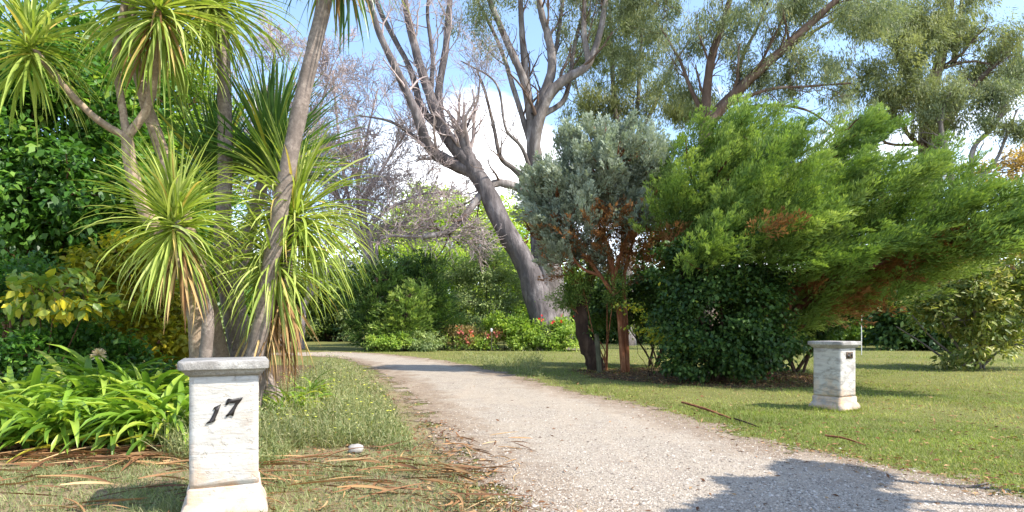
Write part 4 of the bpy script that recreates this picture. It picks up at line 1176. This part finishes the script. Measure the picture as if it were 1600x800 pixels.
small_conifer('dark conifer behind the bend of the drive, left of the pale green one', 588, 35.5, [LB(585, 475, 35.5, 1.5, 1.3, 1.7), LB(600, 438, 35.5, 1.2, 1.1, 1.2), LB(578, 515, 35.5, 1.5, 1.2, 1.2), LB(560, 450, 36, 1.2, 1, 1.4), LB(625, 430, 37, 1.2, 1, 1.2)], 'far_dark', 620, 121)
small_conifer('dark upright conifer right of the pale green one', 668, 36.5, [LB(665, 435, 36.5, 1.1, 1.0, 1.5), LB(668, 490, 36.5, 1.5, 1.3, 1.8), LB(692, 505, 36.5, 1.2, 1.1, 1.3)], 'far_dark', 560, 122)
small_conifer('pale green feathery conifer between two dark conifers', 634, 35, [LB(632, 490, 35, 1.4, 1.2, 1.1), LB(640, 465, 35.2, .9, .9, .7), LB(620, 515, 35, 1.4, 1.2, .8)], 'juniper', 380, 123)
shrub_tree('broadleaf_tree', 'rounded bright green tree rising behind the conifers', 'tree', (-6.0, 58),
           [LB(690, 325, 58, 3.4, 3, 2.0), LB(645, 350, 58, 3.0, 2.6, 2.2), LB(735, 345, 58, 3.0, 2.6, 2.2), LB(620, 400, 57, 3.0, 2.6, 2.6), LB(800, 350, 58, 2.6, 2.4, 2.2), LB(810, 420, 57, 2.6, 2.4, 2.6), LB(690, 400, 57, 4, 3, 2.6), LB(770, 390, 58, 2.6, 2.4, 2)], 'bright_crown', 1150, 34, .42, .32, .2, 124, 'bark_dark', 5, .25)
shrub_tree('olive_tree', 'grey green loose tree left of the leaning bare trunk', 'tree', (-1.6, 40),
           [LB(765, 420, 40, 1.8, 1.6, 1.5), LB(735, 460, 40, 1.7, 1.5, 1.5), LB(790, 460, 40, 1.5, 1.4, 1.5), LB(760, 500, 39.5, 2.0, 1.5, 1.2), LB(715, 420, 40.5, 1.2, 1.2, 1.1)], 'olive', 560, 30, .3, .2, .09, 125, 'bark_dark', 6, .07, .35)
shrub_tree('broadleaf_tree', 'light green tree between the olive tree and bright rounded tree', 'tree', (-3.4, 46),
           [LB(715, 430, 46, 2.0, 1.8, 1.6), LB(690, 470, 46, 2.0, 1.8, 1.8), LB(735, 490, 46, 2, 1.8, 1.6), LB(660, 410, 46, 1.8, 1.6, 1.6)], 'bright_crown', 460, 30, .34, .24, .13, 126, 'bark_dark', 4, .1)
shrub_tree('low_shrub', 'low rounded green shrub at the far edge of the drive, leftmost', 'shrub', (-7.4, 34),
           [LB(595, 535, 34, .9, .7, .4), LB(620, 533, 34, .7, .6, .4)], 'far_green', 130, 26, .18, .18, .08, 127, 'bark_dark', 3, .03, .4, .2, False, 'low shrubs across the drive')
shrub_tree('low_shrub', 'low pale green shrub beyond the drive below pale conifer', 'shrub', (-5.4, 34.4),
           [LB(648, 532, 34.4, .9, .7, .45), LB(672, 536, 34.2, .7, .6, .35)], 'olive', 150, 26, .18, .16, .07, 128, 'bark_dark', 3, .03, .4, .2, False, 'low shrubs across the drive')
shrub_tree('low_shrub', 'dry brownish shrub with coral leaves below the olive tree', 'shrub', (-3.1, 35.4),
           [LB(712, 525, 35.4, .9, .7, .55), LB(745, 524, 35.4, .9, .7, .6), LB(765, 528, 35.3, .6, .5, .45)], 'dry_shrub', 170, 22, .18, .15, .07, 129, 'bark_dark', 3, .03, .4, .2, False, 'low shrubs across the drive')
r = rng_of(130); base = np.array([-2.6, 35.0, 0])
t = thing('coral_flower_shrub', 'coral red flowered plants at the foot of the olive tree', 'shrub', base)
g = Geo()
for (px, py) in ((719, 516), (735, 519), (763, 524), (777, 521), (731, 535)):
    c = P(px, py, 34.8); n = 14
    g = Geo(); leaves(g, c + r.normal(0, .1, (n, 3)), r.standard_normal((n, 3)), r.standard_normal((n, 3)), .2, .12, r.random(n)); g.build('flower', MT['petal_coral'], t, base)
g = Geo(); n = 320
pp = np.column_stack([r.uniform(-3.9, -.9, n), r.uniform(34.6, 35.4, n), r.uniform(.1, .85, n)])
leaves(g, pp, r.standard_normal((n, 3)) + np.array([0, 0, .5]), r.standard_normal((n, 3)), .26, .07, r.random(n)); g.build('leaves', MT['far_green'], t, base)
shrub_tree('low_shrub', 'yellow green bush in front of the leaning bare trunk', 'shrub', (-.4, 36),
           [LB(785, 510, 36, 1.0, .8, .7), LB(815, 520, 35.6, 1.0, .8, .65), LB(770, 535, 35.4, .8, .6, .4)], 'mid_broad', 230, 28, .2, .2, .09, 131, 'bark_dark', 3, .03, .4, .2, False, 'low shrubs across the drive')
RB = np.array([2.1, 35.2, 0])
t = shrub_tree('flowering_bush', 'bush dotted with red flowers in front of the pale gum trunk', 'shrub', RB,
               [LB(850, 520, 35.2, 1.2, .8, .75), LB(885, 518, 35.2, 1.0, .8, .8), LB(825, 535, 34.8, .9, .6, .45), LB(880, 540, 34.6, 1, .6, .4)], 'far_green', 300, 28, .2, .2, .08, 132, 'bark_dark', 3, .03, .4, .2)
r = rng_of(133); g = Geo()
for k in range(8):
    c = P(r.uniform(838, 898), r.uniform(486, 506), 34.6); n = 4
    g = Geo(); leaves(g, c + r.normal(0, .04, (n, 3)), r.standard_normal((n, 3)), r.standard_normal((n, 3)), .12, .09, r.random(n)); g.build('flower', MT['petal_red'], t, RB)
# white bird-like spot: a small white garden marker among the coral plants
mb = P(768, 545, 34.7); mb[2] = 0
g = Geo(); limb(g, [mb + np.array([0, 0, -.03]), mb + np.array([0, 0, .6]), mb + np.array([0, 0, 1.22])], .03, .03, 8, 8)
t = thing('garden_stake', 'small white topped stake among the coral flowered plants', 'stake', mb)
g.build('shaft', MT['post'], t, mb)
g = Geo(); loft_square(g, [(.03, 1.08), (.05, 1.1), (.05, 1.26), (.03, 1.28)], 4); g.v = [v + mb for v in g.v]
g.build('cap', MT['white_paint'], t, mb)

# far trees seen through gaps
far = [(20, 30, 300, 4, 'far_dark', 'tall dark far tree behind the left edge trees'), (150, 28, 330, 4, 'far_dark', 'dark far tree behind the forked cabbage tree'), (300, 34, 330, 4, 'olive', 'dull far tree behind the light green tree'),
       (450, 60, 430, 6, 'far_dark', 'dark far tree behind the cabbage tree clump'), (525, 58, 415, 5, 'olive', 'dull far tree left of the conifers'), (850, 62, 440, 5, 'far_green', 'far green tree behind the pale gum trunk'),
       (905, 54, 455, 4, 'far_green', 'far green tree left of the dark dead trunk'), (990, 52, 440, 5, 'far_dark', 'dark far tree behind the red cypress stems'), (1090, 56, 440, 6, 'far_dark', 'dark far tree hidden behind the ivy mound'), (1290, 50, 468, 4, 'far_dark', 'dark far tree under the juniper, left of the white pole'),
       (1365, 47, 478, 3.2, 'far_green', 'green far tree under the juniper, right of the white pole'), (1435, 37, 470, 3.0, 'far_dark', 'dark far tree left of the pale tipped shrub'), (1520, 50, 455, 4.5, 'olive', 'grey green far tree behind the pale tipped shrub'), (1630, 50, 450, 5, 'far_dark', 'dark far tree at the right edge behind shrub'),
       (350, 54, 420, 6, 'far_dark', 'dark far tree behind the straight cabbage trunk'), (1200, 54, 450, 5, 'far_dark', 'dark far tree straight behind the juniper'), (640, 64, 440, 5, 'far_dark', 'dark far tree behind the pale green conifer'), (790, 66, 430, 5, 'far_green', 'far green tree behind the leaning bare trunk')]
for i, (px, d, py, rx, lf, lab) in enumerate(far):
    c = P(px, py, d); top = c[2] + 2.2
    lobes = [(np.array([c[0], d, top * .55]), (rx * .75, rx * .6, top * .5)), (np.array([c[0] + rx * .5, d - .5, top * .35]), (rx * .6, rx * .5, top * .36)), (np.array([c[0] - rx * .55, d - .3, top * .38]), (rx * .6, rx * .5, top * .38)), (np.array([c[0], d - 1, 1.0]), (rx, rx * .5, 1.1))]
    shrub_tree('far_tree', lab, 'tree', (c[0], d), lobes, lf, 420, 30, .4, .36, .2, 140 + i, 'bark_dark', 4, .2, .3, group='far trees beyond the lawn', nb=20)
# the wood that closes the horizon
r = rng_of(190); g = Geo(); n = 2600
cx = r.uniform(-150, 150, n); cy_ = 95 + r.uniform(-6, 10, n) - .0016 * cx ** 2
hh = 7 + 2.5 * np.sin(cx * .11) + 2 * np.sin(cx * .31 + 1) + 1.2 * np.sin(cx * .83 + 2)
cz = hh * r.random(n) ** .7
cid = np.repeat(np.arange(n), 42); K = len(cid)
pos = np.column_stack([cx, cy_, cz])[cid] + r.standard_normal((K, 3)) * np.array([1.0, 1.0, .7]); ok = pos[:, 2] > .05
leaves(g, pos[ok], (r.standard_normal((K, 3)) + np.array([0, -.4, 0]))[ok], (r.standard_normal((K, 3)) * .5 + np.array([0, -.3, 1.]))[ok], .7, .45, np.clip(r.random(n)[cid] * .6 + r.random(K) * .4, 0, 1)[ok])
o = g.build('distant_wood', MT['far_dark']); o['kind'] = 'stuff'

# thin white pole on the far lawn
pb = np.array([(1346 - 800) / F * 30, 30, 0])
g = Geo(); limb(g, [pb + np.array([0, 0, -.05]), pb + np.array([0, 0, 1]), pb + np.array([0, 0, 2.0])], .022, .022, 6, 10)
t = thing('white_pole', 'thin pale pole on the lawn behind the right pillar', 'pole', pb); g.build('shaft', MT['white_paint'], t, pb)

# unseen tree added right of the frame, crown shaped to shade the drive mouth
shrub_tree('offscreen_shadow_tree', 'unseen tree added right of the drive mouth to cast its shadow', 'tree', (7.1, 3.8),
           [((5.7, 2.7, 4.5), (.5, .5, .45)), ((6.2, 3.5, 4.5), (.42, .42, .4)), ((6.75, 4.25, 4.5), (.28, .28, .28))], 'mid_broad', 620, 40, .08, .14, .09, 171, 'bark_dark', 3, .11, .3, .3, False, None, 6)

# ------------------------------------------------------------------ grass, weeds, litter
def in_view(n, r, d0, d1, xl, xr, power=1.0):
    """points whose density falls with distance"""
    u = r.random(n)
    d = (d0 ** (-power) + u * (d1 ** (-power) - d0 ** (-power))) ** (-1 / power)
    x = r.uniform(xl, xr, n) * d
    return np.stack([x, d], 1)


def drive_depth(q):
    dd = seg_dist(q, np.vstack([DRIVE, DRIVE[:1]]))
    return np.where(inside(q, DRIVE), dd, -dd)


def patch(q, f=1.0, ph=0):
    return .5 + .25 * np.sin(q[:, 0] * 1.7 * f + 2 * np.sin(q[:, 1] * .9 * f + ph)) + .25 * np.sin(q[:, 1] * 2.3 * f + 1.7 * np.sin(q[:, 0] * 1.3 * f + ph))


r = rng_of(200)
q = in_view(330000, r, 4.6, 46, -.3, 1.02, .9)
dd = drive_depth(q)
near_bed = inside(q, LITTER_BED)
keep = (dd < r.normal(-.05, .22, len(q))) & (q[:, 0] > -9) & ~(near_bed & (r.random(len(q)) < .6))
keep &= ~(inside(q, VERGE) | ((q[:, 0] < interp_edge(DR_L, q[:, 1]) + .5) & (q[:, 1] < 28)))
keep &= r.random(len(q)) < .35 + .95 * patch(q, .45, 2) * patch(q, 1.9, 5) ** .3
q = q[keep]
for (c0, hw, yw) in ((RP, .31, math.radians(32)),):
    m = 900; u = r.uniform(-1, 1, m); sd = r.integers(0, 4, m); o_ = hw + np.abs(r.normal(0, .05, m))
    lx = np.where(sd == 0, u * hw, np.where(sd == 1, o_, np.where(sd == 2, u * hw, -o_))); ly = np.where(sd == 0, -o_, np.where(sd == 1, u * hw, np.where(sd == 2, o_, u * hw)))
    q = np.vstack([q, np.column_stack([c0[0] + lx * np.cos(yw) - ly * np.sin(yw), c0[1] + lx * np.sin(yw) + ly * np.cos(yw)])])
n = len(q); pz = patch(q, .6); near_p = np.linalg.norm(q - RP[:2], axis=1) < .62
sc = .6 + .045 * q[:, 1]
g = Geo()
strips(g, np.column_stack([q, np.zeros(n)]), r.random(n) * 2 * PI, r.uniform(.5, 1.5, n), r.uniform(.025, .06, n) * sc * (.6 + .8 * pz) * np.where(near_p, 1.9, 1) * np.where(r.random(n) < .06, 1.8, 1), .0075 * sc, r.uniform(.2, 1.2, n), 2, np.clip(r.random(n) * .7 + .45 * (1 - patch(q, .45, 2)), 0, 1), 0, 1.2, prof=np.array([1, .8, .1]), rng=r)
o = g.build('lawn_grass', MT['lawn_blade']); o['kind'] = 'stuff'

r = rng_of(201)
q = in_view(115000, r, 3.9, 26, -.95, .05, .8)
dd = drive_depth(q)
pz = patch(q, 1.6, 1)
tall = (q[:, 1] > 5.9 + 1.3 * patch(q, 1.3, 4)) & (q[:, 0] > -3.95 - .22 * np.maximum(q[:, 1] - 9, 0)) & (dd < -.35)
keep = (dd < r.normal(-.25, .25, len(q))) & ((~inside(q, BED)) | (q[:, 0] > -3.6) | ((q[:, 1] > 9.2) & (q[:, 0] > -4.2 - .3 * (q[:, 1] - 9)))) & (tall | (r.random(len(q)) < np.where(pz > .5, .95, .35)))
keep &= tall | (q[:, 1] < 6.7) | (q[:, 0] > -3.4)
sq = G(556, 704)[:2]
keep &= ~((np.abs(q[:, 0] - sq[0] * q[:, 1] / sq[1]) < .2) & (q[:, 1] < sq[1] + .15) & (q[:, 1] > sq[1] - 1.0) & tall)
q = q[keep]; tall = tall[keep]; pz = pz[keep]; n = len(q)
fade = np.clip(-drive_depth(q) / 1.2, .2, 1)
L = np.where(tall, (.10 + .55 * r.random(n) ** 1.8) * (.35 + .95 * pz) * fade, r.uniform(.03, .10, n))
sc = .75 + .05 * q[:, 1]
g = Geo()
strips(g, np.column_stack([q, np.zeros(n)]), r.random(n) * 2 * PI, np.where(tall, r.uniform(.8, 1.55, n), r.uniform(.4, 1.4, n)), L, np.where(tall, .0075, .007) * sc, r.uniform(.1, 1.1, n), 3, np.clip(np.where(tall, r.random(n) * .95, r.random(n) * .8), 0, 1), 0, 1.3, prof=np.array([1, .8, .55, .08]), rng=r, twist=.5)
# little leaflets give the weeds their bushy look
m = 26000; k = r.choice(np.nonzero(tall)[0], m)
pos = np.column_stack([q[k] + r.normal(0, .04, (m, 2)), L[k] * r.uniform(.2, .95, m)])
leaves(g, pos, r.standard_normal((m, 3)) + np.array([0, 0, .3]), r.standard_normal((m, 3)) + np.array([0, 0, 1]), .05 * (.7 + .05 * q[k, 1]), .014 * (.7 + .05 * q[k, 1]), r.random(m) * .8)
o = g.build('verge_weeds', MT['weed_blade']); o['kind'] = 'stuff'

tl = np.nonzero(tall & (q[:, 1] < 19) & (L > .12))[0]
g = Geo()
ks = r.choice(tl, 120)
for k in ks:
    c = np.array([q[k, 0], q[k, 1], L[k] * 1.0 + .06]); a = r.random() * 6.28; s = .017 * (.8 + .035 * q[k, 1])
    az = a + np.arange(5) * 2 * PI / 5
    dv = np.column_stack([np.cos(az), np.sin(az) , np.full(5, .35)])
    leaves(g, np.repeat(c[None], 5, 0), dv, np.repeat(np.array([[0, -.5, 1.]]), 5, 0), s, s * .75, r.random(5))
    strips(g, np.array([[q[k, 0], q[k, 1], 0]]), np.array([0.]), np.array([1.57]), np.array([c[2]]), np.array([.004]), np.array([0.]), 2, np.array([0.]), 0)
o = g.build('yellow_wildflowers', MT['petal_yellow']); o['kind'] = 'stuff'

# dry fallen cabbage tree leaves on the left verge
r = rng_of(210); g = Geo()
def straw(qx, qy, n, az0, azs, L, W=.035):
    az = r.normal(az0, azs, n)
    strips(g, np.column_stack([qx, qy, np.full(n, .025) + r.random(n) * .05]), az, r.normal(.05, .07, n), L * r.uniform(.5, 1.3, n), W * r.uniform(.5, 1.2, n), r.normal(.16, .15, n), 6, r.random(n) ** 1.3, .35, 1.2, rng=r, twist=.8, sweep=r.normal(0, .6, n))
n = 520; straw(r.uniform(-7.6, -2.9, n), r.normal(6.5, .3, n), n, .1, .6, .6, .026)
n = 75; straw(r.uniform(-2.6, -.5, n), r.uniform(4.7, 6.3, n), n, -.35, .5, .65, .026)
n = 90; straw(r.uniform(-1.6, .1, n), r.uniform(4.6, 7.6, n), n, -.7, .9, .32, .02)
n = 60; straw(r.uniform(-5, -2.4, n), r.uniform(4.5, 6.2, n), n, .3, .8, .5, .025)
n = 60; straw(r.uniform(-4.1, -3.1, n), r.uniform(7.2, 8.8, n), n, 0, 1.5, .6, .03)
o = g.build('dry_fallen_leaves', MT['straw']); o['kind'] = 'stuff'

# small leaf litter
r = rng_of(211); g = Geo()
qs = []
qa = in_view(9000, r, 4.2, 30, -.6, .95, 1.0); da = drive_depth(qa); qs.append(qa[np.abs(da + .1) < np.abs(r.normal(0, .28, len(qa)))])
qb = np.column_stack([r.uniform(1.4, 11, 9000), r.uniform(12.5, 21, 9000)]); qs.append(qb[inside(qb, LITTER_BED)][:5000])
qc = in_view(2600, r, 4.5, 30, -.1, .95, 1.0); dq = drive_depth(qc); qs.append(qc[(dq < .1) | (r.random(len(qc)) < .12)])
qd = np.column_stack([r.uniform(-2.4, .3, 1500), r.uniform(4.2, 9, 1500)]); qs.append(qd[drive_depth(qd) < .3])
q = np.concatenate(qs); n = len(q); s = (.7 + .03 * q[:, 1]) * r.uniform(.6, 1.4, n)
dv = r.standard_normal((n, 3)) * np.array([1, 1, .2]); nv = r.standard_normal((n, 3)) * .35 + np.array([0, 0, 1.])
leaves(g, np.column_stack([q, np.full(n, .022)]), dv, nv, .065 * s, .022 * s, r.random(n), fold=.3)
o = g.build('leaf_litter', MT['litter']); o['kind'] = 'stuff'

# loose gravel stones
r = rng_of(212); g = Geo()
q = in_view(60000, r, 4.2, 16, -.28, .95, 1.2); q = q[drive_depth(q) > r.normal(.25, .25, len(q))]
n = len(q); s = r.gamma(3, .0016, n) + .003
oc = np.array([(1, 0, 0), (0, 1, 0), (-1, 0, 0), (0, -1, 0), (0, 0, .7)])
th = r.random(n) * 6.28
st = r.uniform(.7, 1.3, (n, 3))
V = oc[None] * st[:, None]
V = np.stack([V[..., 0] * np.cos(th)[:, None] - V[..., 1] * np.sin(th)[:, None], V[..., 0] * np.sin(th)[:, None] + V[..., 1] * np.cos(th)[:, None], V[..., 2]], -1) * s[:, None, None]
V += np.column_stack([q, np.full(n, .013)])[:, None]
tt = (np.arange(n) * 5)[:, None, None] + np.array([(0, 1, 4), (1, 2, 4), (2, 3, 4), (3, 0, 4)])[None]
g.add(V, None, tt.reshape(-1, 3), rt=np.repeat(r.random(n), 4))
m, nt, N, Lk = new_mat('loose_gravel'); at = N.new('ShaderNodeAttribute'); at.attribute_name = 'rnd'
finish(nt, ramp(nt, at.outputs['Fac'], [(0, (.15, .125, .10)), (.3, (.31, .26, .21)), (.7, (.42, .35, .275)), (1, (.55, .485, .41))]), .9, None, .15)
o = g.build('loose_gravel', m); o['kind'] = 'stuff'

# fallen sticks and the pale stone
def stick(label, pts, rad, mat, seed):
    rr = rng_of(seed); b = np.array([pts[0][0], pts[0][1], 0])
    g = Geo(); limb(g, pts, rad, rad * .7, 16, 8, rr, .12)
    o = g.build('fallen_branch', MT[mat], None, b); tag(o, label, 'branch', 'fallen sticks along the lawn edge')


def lift(p, z):
    p = p.copy(); p[2] = z; return p


stick('dark fallen stick at the drive edge left of the right pillar', [lift(G(1066, 633), .05), lift(G(1100, 644), .06), lift(G(1142, 656), .02)], .022, 'bark_red', 221)
stick('thin broken stick continuing along the lawn edge', [lift(G(1148, 657), .03), lift(G(1165, 664), .04), lift(G(1188, 669), .01)], .014, 'bark_dark', 222)
stick('reddish stick on the lawn edge in front of the right pillar', [lift(G(1290, 684), .03), lift(G(1320, 690), .04), lift(G(1352, 697), .01)], .014, 'bark_red', 223)
stick('pale twig lying on gravel at the lower right', [lift(G(1500, 765), .02), lift(G(1525, 764), .03), lift(G(1545, 758), .02)], .008, 'bark_gum', 224)

r = rng_of(230)
g = Geo(); c = lift(G(556, 708), .05)
u = np.linspace(0, PI, 9); v = np.linspace(0, 2 * PI, 15)[:-1]
U, Vv = np.meshgrid(u, v, indexing='ij')
pts = np.stack([np.sin(U) * np.cos(Vv), np.sin(U) * np.sin(Vv), np.cos(U)], -1)
pts = np.sign(pts) * np.abs(pts) ** .75 * (1 + .05 * r.standard_normal(U.shape)[..., None]) * np.array([.085, .07, .05])
idx = np.arange(U.size).reshape(U.shape); a = idx[:-1]; b = idx[1:]
g.add(pts.reshape(-1, 3) + c, np.stack([a, b, np.roll(b, -1, 1), np.roll(a, -1, 1)], -1).reshape(-1, 4))
o = g.build('stone', MT['rock'], None, c, True); tag(o, 'pale rounded stone lying in the weeds right of numbered pillar', 'stone')
r = rng_of(231)

# ------------------------------------------------------------------ sky, sun, camera
W = bpy.data.worlds.new('World'); SC.world = W; W.use_nodes = True
nt = W.node_tree; N = nt.nodes; Lk = nt.links; N.clear()
sky = N.new('ShaderNodeTexSky'); sky.sky_type = 'NISHITA'; sky.sun_disc = False
sky.sun_elevation = SUN_EL; sky.sun_rotation = math.atan2(SUN[0], SUN[1])
sky.air_density = 1.0; sky.dust_density = .6; sky.ozone_density = 1.4
tc = N.new('ShaderNodeTexCoord')
mp = N.new('ShaderNodeMapping'); mp.inputs['Scale'].default_value = (1, 1, 2.0); Lk.new(tc.outputs['Generated'], mp.inputs['Vector'])
nz = noise(nt, mp.outputs[0], 3.2, 9, .55, .3)
sp = N.new('ShaderNodeSeparateXYZ'); Lk.new(tc.outputs['Generated'], sp.inputs[0])
low = math_(nt, 'MULTIPLY', math_(nt, 'SUBTRACT', .33, sp.outputs['Z']), .75)           # more cloud low down
f = math_(nt, 'ADD', nz, low)
for (px, py, rad, amp) in ((765, 225, .12, .42), (755, 75, .06, .12), (640, 290, .16, .22)):
    dv = np.array([(px - 800) / F, 1, (HY - py) / F]); dv /= np.linalg.norm(dv)
    vm = N.new('ShaderNodeVectorMath'); vm.operation = 'DISTANCE'; vm.inputs[1].default_value = dv; Lk.new(tc.outputs['Generated'], vm.inputs[0])
    k = math_(nt, 'MULTIPLY', math_(nt, 'SUBTRACT', 1.0, math_(nt, 'DIVIDE', vm.outputs['Value'], rad), True), amp)
    f = math_(nt, 'ADD', f, k)
mask = ramp(nt, f, [(.57, (0,) * 3), (.70, (.55,) * 3), (.88, (1,) * 3)])
col = mixc(nt, mask, sky.outputs[0], (8.0, 8.1, 8.4))
bg = N.new('ShaderNodeBackground'); bg.inputs['Strength'].default_value = .15; Lk.new(col, bg.inputs[0])
ow = N.new('ShaderNodeOutputWorld'); Lk.new(bg.outputs[0], ow.inputs[0])

sl = bpy.data.lights.new('sun', 'SUN'); sl.energy = 3.1; sl.angle = math.radians(.5); sl.color = (1, .95, .86)
so = bpy.data.objects.new('sun', sl); COL.objects.link(so)
sd = Vector((SUN[0] * math.cos(SUN_EL), SUN[1] * math.cos(SUN_EL), math.sin(SUN_EL)))
so.rotation_euler = sd.to_track_quat('Z', 'Y').to_euler(); so.location = (20, -20, 30)

cam = bpy.data.cameras.new('camera'); co = bpy.data.objects.new('camera', cam); COL.objects.link(co)
co.location = (0, 0, CH); co.rotation_euler = (math.radians(90), 0, 0)
cam.sensor_width = 36; cam.lens = 36 * F / 1600; cam.shift_y = (HY - 400) / 1600
cam.clip_end = 2000; cam.clip_start = .05
SC.camera = co

SC.view_settings.view_transform = 'Standard'; SC.view_settings.look = 'None'
SC.view_settings.exposure = 1.46; SC.view_settings.gamma = 1; SC.view_settings.use_curve_mapping = False
SC.render.engine = 'CYCLES'
cy = SC.cycles
cy.max_bounces = 6; cy.diffuse_bounces = 4; cy.glossy_bounces = 2; cy.transmission_bounces = 4; cy.transparent_max_bounces = 6
cy.sample_clamp_indirect = 8
